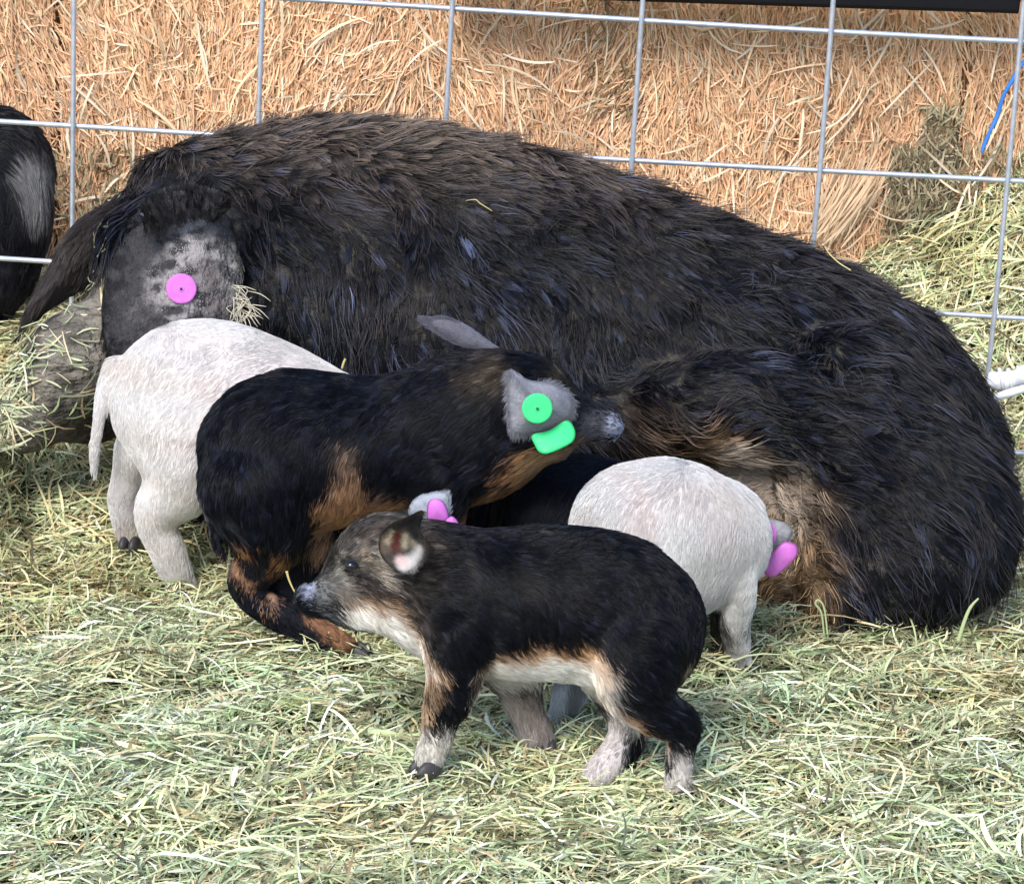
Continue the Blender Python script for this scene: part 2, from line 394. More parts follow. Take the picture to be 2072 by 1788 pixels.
# white plastic
root = link('plastic_pipe', None)
pl = at(2060, 775, 3.22); root.location = Vector(pl); bpy.context.view_layer.update()
tag(root, 'short white ribbed plastic piece lying on the hay at the right edge behind the sow', 'plastic pipe')
V, Fq = tube([at(2000, 768, 3.24), at(2030, 772, 3.235), at(2056, 766, 3.23), at(2080, 758, 3.225), at(2120, 752, 3.22)], [.009, .0115, .0095, .0120, .012], 12, 5)
child(mesh_np('pipe_body', V, Fq, M['white']), root)
for px_, py_ in ((2022, 768), (2040, 769), (2060, 764)):
    V, Fq = tube([at(px_, py_, 3.232), at(px_ + 6, py_ - 1, 3.232)], [.0135, .0135], 12)
    child(mesh_np('rib', V, Fq, M['white']), root)
V, Fq = tube([at(2008, 806, 3.20), at(2040, 796, 3.20), at(2075, 786, 3.20), at(2110, 780, 3.20)], [.0035, .0050, .0045, .005], 8, 5)
child(mesh_np('side_strip', V, Fq, M['white']), root)

# ------------------------------------------------------------------ implicit bodies
def chain(nodes, k=.5, sub=3, sq=1.0):
    """nodes (px,py,Y,r_px) -> world centres and radii"""
    c = np.array([np.append(at(a, b, Y), r * scl(a, b, Y)) for a, b, Y, r in nodes])
    c = catmull(c, sub) if len(c) > 1 else c
    return dict(p=c[:, :3], r=np.maximum(c[:, 3], .002), k=k, sq=sq)
def chain_d(ch, P):
    """smooth distance to a chain of round cones"""
    p, r, sq = ch['p'], ch['r'], ch['sq']; d = None
    for i in range(max(1, len(p) - 1)):
        a, b = p[i], p[min(i + 1, len(p) - 1)]; ra, rb = r[i], r[min(i + 1, len(p) - 1)]
        ab = b - a; q = P - a; L2 = ab @ ab
        h = np.clip((q @ ab) / L2, 0, 1) if L2 > 1e-12 else np.zeros(len(P))
        w = q - h[:, None] * ab
        if sq != 1.0: w = w / np.array([1, sq, 1])
        di = np.sqrt((w * w).sum(1)) - (ra + (rb - ra) * h)
        if d is None: d = di
        else:
            kk = .18 * min(ra, rb); hh = np.clip(.5 + .5 * (di - d) / kk, 0, 1); d = di * (1 - hh) + d * hh - kk * hh * (1 - hh)
    return d
KS = .62
def body_field(chains, P):
    d = None
    for ch in chains:
        di = chain_d(ch, P)
        if d is None: d = di; continue
        if ch['k'] < 0: d = np.maximum(d, -di); continue
        kk = KS * ch['k'] * float(np.mean(ch['r'])); hh = np.clip(.5 + .5 * (di - d) / kk, 0, 1)
        d = di * (1 - hh) + d * hh - kk * hh * (1 - hh)
    return d
def nets(fn, lo, hi, h):
    ax = [np.arange(lo[i], hi[i] + h, h) for i in range(3)]; n = [len(a) for a in ax]
    G = np.stack(np.meshgrid(*ax, indexing='ij'), -1).reshape(-1, 3)
    v = np.concatenate([fn(G[i:i + 400000]) for i in range(0, len(G), 400000)]).reshape(n)
    v = np.pad(v, 1, constant_values=1.0); lo = np.array(lo) - h
    n = v.shape; acc = np.zeros((n[0] - 1, n[1] - 1, n[2] - 1, 3)); cnt = np.zeros(acc.shape[:3])
    cor = [(a, b, c) for a in (0, 1) for b in (0, 1) for c in (0, 1)]
    sl = lambda c: v[c[0]:n[0] - 1 + c[0], c[1]:n[1] - 1 + c[1], c[2]:n[2] - 1 + c[2]]
    for a in cor:
        for axn in range(3):
            if a[axn]: continue
            b = list(a); b[axn] = 1; va, vb = sl(a), sl(b); m = (va < 0) != (vb < 0)
            t = np.where(m, va / np.where(m, va - vb, 1), 0)
            for k in range(3): acc[..., k] += np.where(m, a[k] + (t if k == axn else 0), 0)
            cnt += m
    act = cnt > 0; ids = -np.ones(act.shape, int); ids[act] = np.arange(act.sum())
    ijk = np.argwhere(act); V = lo + h * (ijk + acc[act] / cnt[act][:, None])
    Fs = []
    for axn in range(3):
        o = [k for k in range(3) if k != axn]
        s0 = [slice(1, -1)] * 3; s1 = [slice(1, -1)] * 3; s0[axn] = slice(0, -1); s1[axn] = slice(1, None)
        va, vb = v[tuple(s0)], v[tuple(s1)]
        e = np.argwhere((va < 0) != (vb < 0)); sg = va[tuple(e.T)] < 0
        base = e.copy(); base[:, o[0]] += 1; base[:, o[1]] += 1
        def cid(da, db):
            q = base.copy(); q[:, o[0]] -= da; q[:, o[1]] -= db; return ids[tuple(q.T)]
        q = np.stack([cid(1, 1), cid(0, 1), cid(0, 0), cid(1, 0)], 1)
        flip = sg if axn != 1 else ~sg
        q[~flip] = q[~flip][:, ::-1]; Fs.append(q)
    return V, np.concatenate(Fs)
def vnormals(V, Fq):
    n = np.cross(V[Fq[:, 2]] - V[Fq[:, 0]], V[Fq[:, 3]] - V[Fq[:, 1]]); N = np.zeros_like(V)
    for k in range(4): np.add.at(N, Fq[:, k], n)
    return N / (np.linalg.norm(N, axis=1)[:, None] + 1e-12)
def paint(P, base, blobs, ns=14, amp=.006):
    """coat colour: blobs are (nodes, colour, softness_px) in order"""
    col = np.tile(np.array([base], float), (len(P), 1))
    nz = noise3(P, ns, 9) * amp + noise3(P, ns * 4, 12) * amp * .4
    for nodes, c, soft in blobs:
        ch = chain(nodes, sub=2, sq=2.6); s = soft * scl(1036, 900, nodes[0][2])
        w = 1 - sstep(chain_d(ch, P) + nz, -s, s); col = col * (1 - w[:, None]) + np.array(c) * w[:, None]
    return col
def sample(V, Fq, N, n):
    T = np.concatenate([Fq[:, [0, 1, 2]], Fq[:, [0, 2, 3]]]); a, b, c = V[T[:, 0]], V[T[:, 1]], V[T[:, 2]]
    ar = np.linalg.norm(np.cross(b - a, c - a), axis=1); t = RNG.choice(len(T), n, p=ar / ar.sum())
    u, v = RNG.uniform(0, 1, (2, n)); m = u + v > 1; u[m] = 1 - u[m]; v[m] = 1 - v[m]; w = 1 - u - v
    f = lambda X: X[T[t, 0]] * w[:, None] + X[T[t, 1]] * u[:, None] + X[T[t, 2]] * v[:, None]
    nn = f(N); return f(V), nn / (np.linalg.norm(nn, axis=1)[:, None] + 1e-9)
def flow(P, guides, power=2.5):
    gp = np.array([at(g[0], g[1], g[2]) for g in guides]); gd = []
    for g in guides:
        d = CX * g[3] - CU * g[4] + (_f * g[5] if len(g) > 5 else 0); gd.append(d / np.linalg.norm(d))
    gd = np.array(gd); out = np.zeros_like(P)
    for i in range(0, len(P), 60000):
        D = np.linalg.norm(P[i:i + 60000, None] - gp[None], axis=2) + .01; w = D ** -power
        out[i:i + 60000] = (w / w.sum(1)[:, None]) @ gd
    return out
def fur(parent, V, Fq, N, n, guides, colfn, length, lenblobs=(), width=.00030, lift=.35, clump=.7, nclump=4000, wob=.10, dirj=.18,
        keys=6, mat='hair', tip=None, name='fur', bright=(.6, 1.5), droop=0.0, keep=None, cj=.0025, lognorm=None, tc=(.27, .20, .15)):
    R, Nn = sample(V, Fq, N, n)
    if keep is not None: k_ = keep(R); R, Nn = R[k_], Nn[k_]
    L = np.full(len(R), length) * RNG.uniform(.65, 1.15, len(R))
    for nodes, m, soft in lenblobs:
        ch = chain(nodes, sub=2, sq=2.6); s = soft * scl(1036, 900, nodes[0][2]); w = 1 - sstep(chain_d(ch, R), -s, s); L = L * (1 - w) + L * m * w
    ok = L > .0012; R, Nn, L = R[ok], Nn[ok], L[ok]; n = len(R)
    D = flow(R, guides)
    fr = 18 if length > .02 else 30
    sw = np.stack([noise3(R, fr, 1), noise3(R, fr, 2), noise3(R, fr, 3)], 1)
    sw2 = np.stack([noise3(R, fr / 4, 4), noise3(R, fr / 4, 2), noise3(R, fr / 4, 0)], 1)
    D = D + sw * dirj + sw2 * dirj * .8 + RNG.normal(0, .06, (n, 3))
    D = D - Nn * np.sum(D * Nn, 1)[:, None]; D /= np.linalg.norm(D, axis=1)[:, None] + 1e-9
    lf = lift * (1 + .5 * noise3(R, fr / 2, 5)) * RNG.uniform(.7, 1.3, n)
    t = np.linspace(0, 1, keys)[None, :, None]
    B = np.cross(D, Nn); ph = RNG.uniform(0, 6.28, n)[:, None, None]
    P = R[:, None] - Nn[:, None] * (.0012 if length > .02 else .0002) + L[:, None, None] * (D[:, None] * t * .95 + Nn[:, None] * (lf[:, None, None] * (t - .45 * t * t))
        + B[:, None] * (wob * .25 * np.sin(t * 5 + ph) * t)) - np.array([0, 0, 1.0]) * (droop * L[:, None, None] * t * t)
    if clump > 0:
        ci = RNG.choice(n, min(nclump, n // 4), replace=False); kd = kdtree.KDTree(len(ci))
        for a, i in enumerate(ci): kd.insert(R[i], a)
        kd.balance(); near = np.fromiter((kd.find(r)[1] for r in R), int, n); cc = ci[near]
        cs = RNG.uniform(.55, 1.0, len(ci))[near][:, None, None] * clump
        w = cs * t ** 1.2; P = P * (1 - w) + P[cc] * w
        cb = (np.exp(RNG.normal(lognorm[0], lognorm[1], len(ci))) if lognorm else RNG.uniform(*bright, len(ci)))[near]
    else: cb = np.ones(n)
    col = colfn(R + RNG.normal(0, cj, R.shape)); lum = np.clip(col.mean(1) / .22, 0, 1)
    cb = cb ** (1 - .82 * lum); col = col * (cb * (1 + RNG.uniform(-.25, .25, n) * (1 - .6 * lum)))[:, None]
    cp = np.repeat(col[:, None], keys, 1)
    if tip is not None:
        amt = tip(R)[:, None, None] * t ** 1.5; tcc = np.array(tc); cp = cp * (1 - amt) + tcc * amt * np.clip(cb, .3, 1.6)[:, None, None]
    hc = bpy.data.hair_curves.new(name); hc.add_curves([keys] * n)
    hc.points.foreach_set('position', P.astype(np.float32).ravel())
    rad = (width * (1 - .82 * t[..., 0] ** 1.6) * RNG.uniform(.7, 1.3, (n, 1))).astype(np.float32)
    ra = hc.attributes.get('radius') or hc.attributes.new('radius', 'FLOAT', 'POINT'); ra.data.foreach_set('value', rad.ravel())
    a = hc.attributes.new('tint', 'FLOAT_COLOR', 'POINT')
    a.data.foreach_set('color', np.concatenate([np.clip(cp, 0, .9), np.ones((n, keys, 1))], 2).astype(np.float32).ravel())
    hc.materials.append(M[mat])
    o = bpy.data.objects.new(name, hc); C.objects.link(o); o.parent = parent
    return o
def body(name, chains, h, base, blobs, mat='skin', amp=.006, wrinkle=0.0):
    lo = np.min([(c['p'] - c['r'][:, None] * 1.15).min(0) for c in chains], 0) - .02
    hi = np.max([(c['p'] + c['r'][:, None] * 1.15).max(0) for c in chains], 0) + .02
    V, Fq = nets(lambda P: body_field(chains, P) + wrinkle * noise3(P, 9, 3), lo, hi, h)
    N = vnormals(V, Fq)
    o = mesh_np(name, V, Fq, M[mat], col=paint(V, base, blobs, amp=amp))
    return o, V, Fq, N
def pillow(outline, Y, tx=0.0, ty=0.0, bulge=.006, th=.0035, n=6, rings=7, curl=0.0):
    """a thin sheet of real thickness with the given outline, tilted in depth and cupped"""
    O = catmull(np.array(outline, float), n, True); c = O.mean(0); sx = np.ptp(O[:, 0]) / 2; sy = np.ptp(O[:, 1]) / 2
    V, m = [], len(O)
    for sgn in (-1, 1):
        for r in range(rings):
            t = r / (rings - 1) if sgn < 0 else (rings - 1 - r) / (rings - 1)
            for q in O:
                p = c + (q - c) * max(t, .004)
                Yp = Y + tx * (p[0] - c[0]) / sx + ty * (p[1] - c[1]) / sy - bulge * (1 - t * t) + curl * ((p[0] - c[0]) / sx) ** 2
                V.append(at(p[0], p[1], Yp + sgn * th * .5 * math.sqrt(max(0, 1 - t ** 4))))
    R_ = 2 * rings
    i = np.arange(R_ - 1)[:, None] * m; j = np.arange(m)[None]; j2 = (j + 1) % m
    Fq = np.stack([i + j, i + m + j, i + m + j2, i + j2], -1).reshape(-1, 4)
    return np.array(V), Fq
def ear(parent, outline, Y, base, c2=None, furn=0, fl=.006, guides=None, fcol=None, label=None, fmat='softhair', furw=.00018, **kw):
    V, Fq = pillow(outline, Y, **kw)
    nz = noise3(V, 30, 4) * .5 + noise3(V, 85, 8) * .5
    col = np.tile(np.array([base], float), (len(V), 1)) * (1 + .18 * nz[:, None])
    if c2 is not None:
        w = sstep(nz, .15, .8)[:, None]; col = col * (1 - w) + np.array(c2) * w
    o = mesh_np('ear', V, Fq, M['ear'], parent, col=np.clip(col, 0, 1))
    if label: o['label'] = label
    if furn:
        N = vnormals(V, Fq); c = np.array(fcol or base)
        fur(o, V, Fq, N, furn, guides, lambda P: np.tile(c, (len(P), 1)), fl, width=furw, lift=.35, clump=.3, nclump=furn // 12, mat=fmat, keys=4, bright=(.8, 1.2))
    return o, V
def disk(c, nrm, r, th, sides=28):
    nrm = np.array(nrm, float); nrm /= np.linalg.norm(nrm); a = np.cross(nrm, [0, 0, 1.0]); a /= np.linalg.norm(a); b = np.cross(nrm, a)
    prof = [(.001, 1), (.18, 1.0), (.22, .8), (.86, .8), (.95, .7), (1.0, .35), (1.0, 0), (.0001, 0)]
    an = np.arange(sides) / sides * 2 * math.pi
    V = np.concatenate([np.array(c) + nrm * th * z + r * q * (np.cos(an)[:, None] * a + np.sin(an)[:, None] * b) for q, z in prof])
    i = np.arange(len(prof) - 1)[:, None] * sides; j = np.arange(sides)[None]; j2 = (j + 1) % sides
    return V, np.stack([i + j, i + sides + j, i + sides + j2, i + j2], -1).reshape(-1, 4)
def button(parent, px, py, Y, rpx, mat, pin, nrm=(0, -1, .25)):
    c = at(px, py, Y); s = scl(px, py, Y)
    V, Fq = disk(c, nrm, rpx * s, .0026); o = mesh_np('tag_button', V, Fq, M[mat], parent, smooth=False)
    n = np.array(nrm, float); n /= np.linalg.norm(n)
    V, Fq = tube([c + n * .002, c + n * .0034], [.0014, .0013], 10); mesh_np('pin', V, Fq, M[pin], o)
    return o
def ellipsoids(specs):
    Vs, Fs, o = [], [], 0
    for c, R in specs:                                    # centre, 3x3 axes
        u = np.linspace(0, math.pi, 9); v = np.arange(12) / 12 * 2 * math.pi
        U, W_ = np.meshgrid(u, v, indexing='ij'); S = np.stack([np.sin(U) * np.cos(W_), np.sin(U) * np.sin(W_), np.cos(U)], -1).reshape(-1, 3)
        S[:, 2] = np.where(S[:, 2] < -.45, -.45 + (S[:, 2] + .45) * .3, S[:, 2])
        Vs.append(np.array(c) + S @ np.array(R)); i = np.arange(8)[:, None] * 12; j = np.arange(12)[None]; j2 = (j + 1) % 12
        Fs.append(np.stack([i + j, i + 12 + j, i + 12 + j2, i + j2], -1).reshape(-1, 4) + o); o += len(S)
    return np.concatenate(Vs), np.concatenate(Fs)
def hoof(parent, px, py, Y, dx, dy=0.0, size=1.0, mat='hoof'):
    """two toes side by side pointing along (dx, dy in depth)"""
    c = at(px, py, Y); d = np.array([dx, dy, -.25]); d /= np.linalg.norm(d); s = np.cross(d, [0, 0, 1.0]); s /= np.linalg.norm(s); u = np.cross(s, d)
    sp = [(c + s * .0052 * size * k + d * .003 * size, [d * .0115 * size, s * .0052 * size, u * .0085 * size]) for k in (-1, 1)]
    V, Fq = ellipsoids(sp); return mesh_np('hoof', V, Fq, M[mat], parent)
def eye(parent, px, py, Y, r):
    c = at(px, py, Y); V, Fq = ellipsoids([(c, np.diag([1.15, 1, .9]) * r)]); return mesh_np('eye', V, Fq, M['eye'], parent)

BLACK, TAN, CREAM, WHITE, GREY = (.012, .012, .017), (.30, .175, .105), (.60, .43, .28), (.72, .70, .68), (.20, .20, .23)
# ------------------------------------------------------------------ the sow
BP = [(360, 520, 3.08, 165), (470, 590, 3.12, 250), (640, 640, 3.14, 372), (850, 690, 3.14, 402), (1060, 752, 3.13, 404), (1260, 818, 3.12, 388),
      (1450, 875, 3.11, 374), (1600, 925, 3.10, 362), (1700, 992, 3.08, 332)]
sow_ch = [
    chain(BP, sq=.44 / .52),
    chain([(1700, 800, 2.98, 150), (1790, 1000, 2.94, 215), (1850, 1075, 2.915, 203)], k=.35),
    chain([(1850, 1120, 2.88, 150), (1740, 1165, 2.875, 118), (1680, 1180, 2.88, 80)], k=.4), chain([(1880, 1150, 2.88, 118), (1960, 1120, 2.91, 90)], k=.5),
    chain([(1180, 850, 2.97, 95), (1420, 825, 2.94, 105), (1620, 840, 2.925, 100), (1770, 865, 2.915, 66)], k=1.2),
    chain([(1380, 1000, 2.99, 170), (1540, 1110, 2.99, 150)], k=.4),
    chain([(1560, 1160, 2.95, 85), (1650, 1185, 2.90, 70)], k=.5),
    chain([(1790, 890, 3.06, 160), (1880, 980, 3.04, 150)], k=.5),
    chain([(290, 500, 3.04, 90), (250, 620, 3.02, 78), (235, 700, 3.00, 72)], k=.4),
    chain([(215, 650, 3.00, 66), (165, 720, 2.99, 88), (115, 785, 2.975, 84), (60, 838, 2.965, 66), (10, 862, 2.96, 50)], k=.3),
    chain([(140, 840, 2.99, 50), (230, 830, 3.02, 60)], k=.4),
    chain([(500, 900, 3.05, 130), (430, 1020, 3.02, 60), (520, 1080, 2.99, 38)], k=.4),
    chain([(335, 385, 3.10, 72), (450, 372, 3.12, 95)], k=.6),
]
SB = [([(1300, 880, 2.90, 40), (1400, 900, 2.90, 60)], (.085, .055, .035), 60), ([(1460, 960, 2.90, 80), (1560, 1050, 2.90, 95), (1585, 1180, 2.90, 92)], (.15, .095, .050), 45),
      ([(1500, 975, 2.90, 58), (1570, 1030, 2.90, 58)], (.46, .38, .31), 45),
      ([(225, 650, 2.98, 60), (165, 720, 2.93, 130), (80, 810, 2.90, 150)], (.25, .22, .185), 25),
      ([(140, 880, 2.93, 70), (230, 850, 2.97, 60)], (.035, .032, .028), 30)]
KS = .26
sow, SV, SF, SN = body('sow', sow_ch, .0080, (.007, .007, .009), SB, mat='sowhide', amp=.012, wrinkle=.0050)
KS = .62
tag(sow, 'big black long haired sow lying on the hay nursing the piglets', 'pig')
G = [(300, 340, 3.0, -.5, .6), (270, 420, 3.0, -.5, 1), (250, 600, 3.0, -.1, 1), (360, 330, 3.0, -.2, .5), (420, 300, 3.0, .6, .15), (500, 290, 3.0, 1, .05), (700, 300, 3.0, 1, .10),
     (420, 380, 2.98, .3, .6), (520, 360, 2.98, 1, .3), (700, 390, 2.98, 1, .35), (900, 340, 3.0, 1, .25), (900, 420, 2.97, 1, .6), (1100, 380, 3.0, 1, .35), (1300, 440, 2.98, 1, .35),
     (1500, 490, 2.98, 1, .35), (1700, 560, 2.98, 1, .6), (1850, 650, 2.98, .8, .9), (1980, 790, 3.0, .35, 1), (2030, 950, 3.0, .1, 1), (2030, 1100, 2.98, -.1, 1),
     (550, 470, 2.96, .15, 1), (600, 560, 2.95, -.05, 1), (520, 650, 2.95, 0, 1), (700, 560, 2.95, .1, 1), (850, 520, 2.95, .4, 1), (900, 650, 2.95, .1, 1), (1100, 550, 2.95, .5, 1),
     (1100, 700, 2.94, .1, 1), (1250, 600, 2.95, .4, 1), (1250, 730, 2.93, .5, .9), (1400, 600, 2.95, .35, 1), (1400, 760, 2.9, 1, .45), (1550, 650, 2.95, .5, 1), (1600, 800, 2.88, 1, .45),
     (1700, 690, 2.93, .4, 1), (1790, 840, 2.88, .7, -.3), (1700, 880, 2.88, 1, .15), (1870, 760, 2.93, .3, 1), (1870, 950, 2.88, .5, 1), (1650, 950, 2.88, 1, .7), (1750, 1100, 2.88, .3, 1),
     (1900, 1100, 2.88, 0, 1), (1500, 890, 2.88, .8, -.35), (1430, 880, 2.88, .4, -.5), (1580, 1000, 2.9, .7, -.3), (1600, 1190, 2.9, -1, .15), (1350, 850, 2.9, .7, .4), (1800, 1220, 2.88, -.1, 1),
     (600, 800, 2.97, 0, 1), (900, 900, 2.97, 0, 1), (700, 300, 3.26, 1, .1), (1200, 500, 3.28, 1, .3), (1700, 700, 3.28, .8, .6), (700, 700, 3.3, .1, 1), (1300, 900, 3.3, .1, 1)]
bare = [([(225, 660, 2.98, 60), (165, 720, 2.93, 140), (60, 830, 2.90, 170), (230, 900, 2.95, 60)], .0, 25)]
short = bare + [([(1555, 1035, 2.90, 80)], .65, 70), ([(1560, 1190, 2.90, 90)], .7, 50)]
fcol = lambda P: paint(P, (.0045, .0055, .0095), SB, amp=.015) * (1 + .25 * noise3(P, 5, 8))[:, None]
def dorsal(P):
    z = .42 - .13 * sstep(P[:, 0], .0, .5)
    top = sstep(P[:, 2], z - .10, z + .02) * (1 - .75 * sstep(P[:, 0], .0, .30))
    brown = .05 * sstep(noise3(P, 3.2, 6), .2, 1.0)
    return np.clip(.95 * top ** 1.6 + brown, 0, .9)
infront = lambda P: ~((P[:, 1] > 3.16) & (P[:, 2] < .12))
fur(sow, SV, SF, SN, 330000, G, fcol, .024, short, width=.00030, lift=.34, clump=.88, nclump=17000, wob=.16, dirj=.42, tip=dorsal, keep=infront, lognorm=(-.05, .95))  # wide per-clump brightness spread paints glossy sheen contrast into the strand colour
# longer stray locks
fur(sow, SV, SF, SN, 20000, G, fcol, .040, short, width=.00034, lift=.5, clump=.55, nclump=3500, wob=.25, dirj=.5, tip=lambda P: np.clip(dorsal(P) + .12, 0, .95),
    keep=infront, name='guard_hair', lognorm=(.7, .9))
# hay blades and mud bristles lying on the snout
sel = np.where((SV[:, 0] < at(205, 720, 2.96)[0]) & (SN[:, 1] < .2) & (SN[:, 2] > -.35))[0]
w_ = np.clip(sstep(-SV[sel, 0], .455, .51), .06, 1); pk = RNG.choice(sel, 640, p=w_ / w_.sum())
T_ = RNG.normal(0, 1, (640, 3)) * [1, .4, .6]; T_ -= SN[pk] * np.sum(T_ * SN[pk], 1)[:, None]; T_ /= np.linalg.norm(T_, axis=1)[:, None]
hs = blades(SV[pk] + SN[pk] * RNG.uniform(.001, .006, (640, 1)) + RNG.normal(0, .002, (640, 3)), T_, SN[pk], RNG.uniform(.006, .038, 640), RNG.uniform(.0008, .0026, 640),
            HAYC[RNG.choice(len(HAYC), 640, p=HAYP)] * RNG.uniform(.6, 1.3, (640, 1)), RNG.normal(0, .15, (640, 3)))
tag(mesh_np('hay_wisps', hs[0], hs[1], M['hay'], col=np.clip(hs[2], 0, 1), smooth=False), 'hay blades scattered over the muddy snout of the sow', 'hay', kind='stuff')
# ears
EO = [(322, 432), (385, 402), (447, 424), (478, 480), (489, 560), (478, 630), (464, 700), (420, 800), (320, 830), (245, 770), (212, 700), (206, 610), (222, 540), (262, 470)]
EP = [([(300, 520, 2.96, 30), (285, 640, 2.96, 30)], (.07, .065, .07), 40), ([(395, 470, 2.96, 48), (390, 560, 2.96, 70), (380, 660, 2.96, 70), (350, 760, 2.96, 62)], (.32, .295, .30), 34),
      ([(440, 470, 2.96, 16), (468, 540, 2.96, 14), (476, 590, 2.96, 10)], (.30, .28, .26), 14), ([(425, 560, 2.96, 22), (430, 640, 2.96, 26)], (.15, .13, .13), 24)]
o, V = ear(sow, EO, 2.965, (.02, .018, .02), bulge=.022, th=.006, ty=-.03, n=10, rings=16, label='grey mottled near ear with a pink tag'); o.data.materials[0] = M['sowear']
V, Fq = pillow(EO, 2.965, bulge=.022, th=.006, ty=-.03, n=10, rings=16)
ec = paint(V, (.016, .015, .018), EP, amp=.010); o.data.color_attributes['tint'].data.foreach_set('color', np.concatenate([ec, np.ones((len(V), 1))], 1).astype(np.float32).ravel())
en = vnormals(V, Fq); eg = [(300, 450, 2.95, -.5, .8), (250, 500, 2.95, -.25, 1), (250, 700, 2.95, .0, 1), (300, 600, 2.95, -.1, 1), (400, 600, 2.95, .05, 1), (440, 450, 2.95, .5, .8), (380, 420, 2.95, 0, 1)]
fur(o, V, Fq, en, 11000, eg, lambda P: paint(P, (.010, .0095, .012), EP, amp=.010) * (.35 + 1.2 * sstep(noise3(P, 22, 6), -.7, .7))[:, None], .018, [([(395, 480, 2.96, 55), (390, 560, 2.96, 78), (375, 660, 2.96, 82), (350, 760, 2.96, 70)], .28, 22)], width=.00026, lift=.22, clump=.7, nclump=1400, name='ear_fur', lognorm=(0, .6))
# forelock of dark hair falling over the top of the ear
EV, EF = pillow([(290, 400), (380, 372), (455, 392), (470, 415), (430, 428), (385, 424), (330, 440), (290, 450)], 2.95, bulge=.004, th=.004)
fur(o, EV, EF, vnormals(EV, EF), 3600, [(300, 420, 2.95, -.4, 1), (380, 400, 2.95, 0, 1), (450, 400, 2.95, .35, 1)], lambda P: np.tile([[.011, .010, .012]], (len(P), 1)), .021, width=.00026, lift=.35, clump=.75, nclump=160, name='forelock', lognorm=(.2, .9), dirj=1.1, wob=.4)
button(o, 367, 584, 2.938, 31, 'pink', 'pinhole', (.05, -1, .12))
# pale wispy tuft at the back edge of the ear
wv = []
for k in range(46):
    a = RNG.normal(.9, .75); x0_, y0_ = RNG.normal(482, 9), RNG.normal(612, 16)
    L_ = RNG.uniform(18, 60)
    P_ = [at(x0_, y0_, 2.945), at(x0_ + L_ * .5 * math.cos(a), y0_ + L_ * .5 * math.sin(a) * .6, 2.935), at(x0_ + L_ * math.cos(a) * (.9 if k % 3 else -.2), y0_ + L_ * math.sin(a), 2.93)]
    wv.append(tube(P_, [.0005, .0005, .0002], 6, 3))
off = 0; Vs, Fs = [], []
for V_, F_ in wv: Vs.append(V_); Fs.append(F_ + off); off += len(V_)
mesh_np('ear_tuft', np.concatenate(Vs), np.concatenate(Fs), pbr('pale_wisp', (.55, .50, .38), .5), o)
FE = [(262, 395), (225, 408), (175, 432), (135, 470), (108, 525), (82, 575), (56, 618), (44, 655), (60, 660), (104, 618), (150, 588), (192, 560), (222, 505), (262, 450)]
o2, V2 = ear(sow, FE, 3.05, (.02, .018, .02), None, bulge=.016, th=.007, tx=.02, label='black hairy far ear pointing down to the left')
FV, FF = pillow(FE, 3.05, bulge=.016, th=.007, tx=.02)
fur(o2, FV, FF, vnormals(FV, FF), 16000, [(240, 420, 3.03, -.8, .6), (150, 500, 3.03, -.5, .9), (90, 600, 3.03, -.5, .8), (160, 560, 3.03, -.5, .7)],
    lambda P: np.tile([[.008, .0075, .010]], (len(P), 1)), .026, width=.0003, lift=.2, clump=.7, nclump=900, name='ear_fur', tip=lambda P: np.full(len(P), .12), bright=(.6, 2))

# ------------------------------------------------------------------ black pig behind the fence
pg_ch = [chain([(-560, 480, 3.52, 200), (-330, 430, 3.52, 215), (-110, 385, 3.51, 175), (-10, 330, 3.50, 112)], sq=.6), chain([(-10, 330, 3.48, 95), (18, 430, 3.47, 84), (8, 540, 3.46, 66), (-8, 600, 3.45, 48)], k=.5),
         chain([(-150, 560, 3.49, 90), (-140, 760, 3.49, 45), (-140, 830, 3.49, 40)], k=.4), chain([(-520, 600, 3.49, 100), (-520, 800, 3.49, 45)], k=.4)]
PB = [([(62, 350, 3.43, 28), (74, 410, 3.43, 24), (78, 450, 3.43, 14)], (.26, .25, .25), 28)]
bp, V, Fq, N = body('black_pig', pg_ch, .008, (.012, .012, .016), PB, amp=.006)
tag(bp, 'black pig with a pale grey patch behind the wire fence, at the left edge', 'pig')
fur(bp, V, Fq, N, 60000, [(-20, 250, 3.45, .8, .3), (60, 320, 3.44, .5, 1), (60, 450, 3.43, .1, 1), (0, 550, 3.42, -.1, 1), (-300, 300, 3.4, 1, .2), (-300, 500, 3.4, .2, 1)],
    lambda P: paint(P, (.006, .006, .009), PB, amp=.006), .018, width=.0003, lift=.25, clump=.6, nclump=3000, dirj=.2, keep=lambda P: P[:, 0] > -.95)

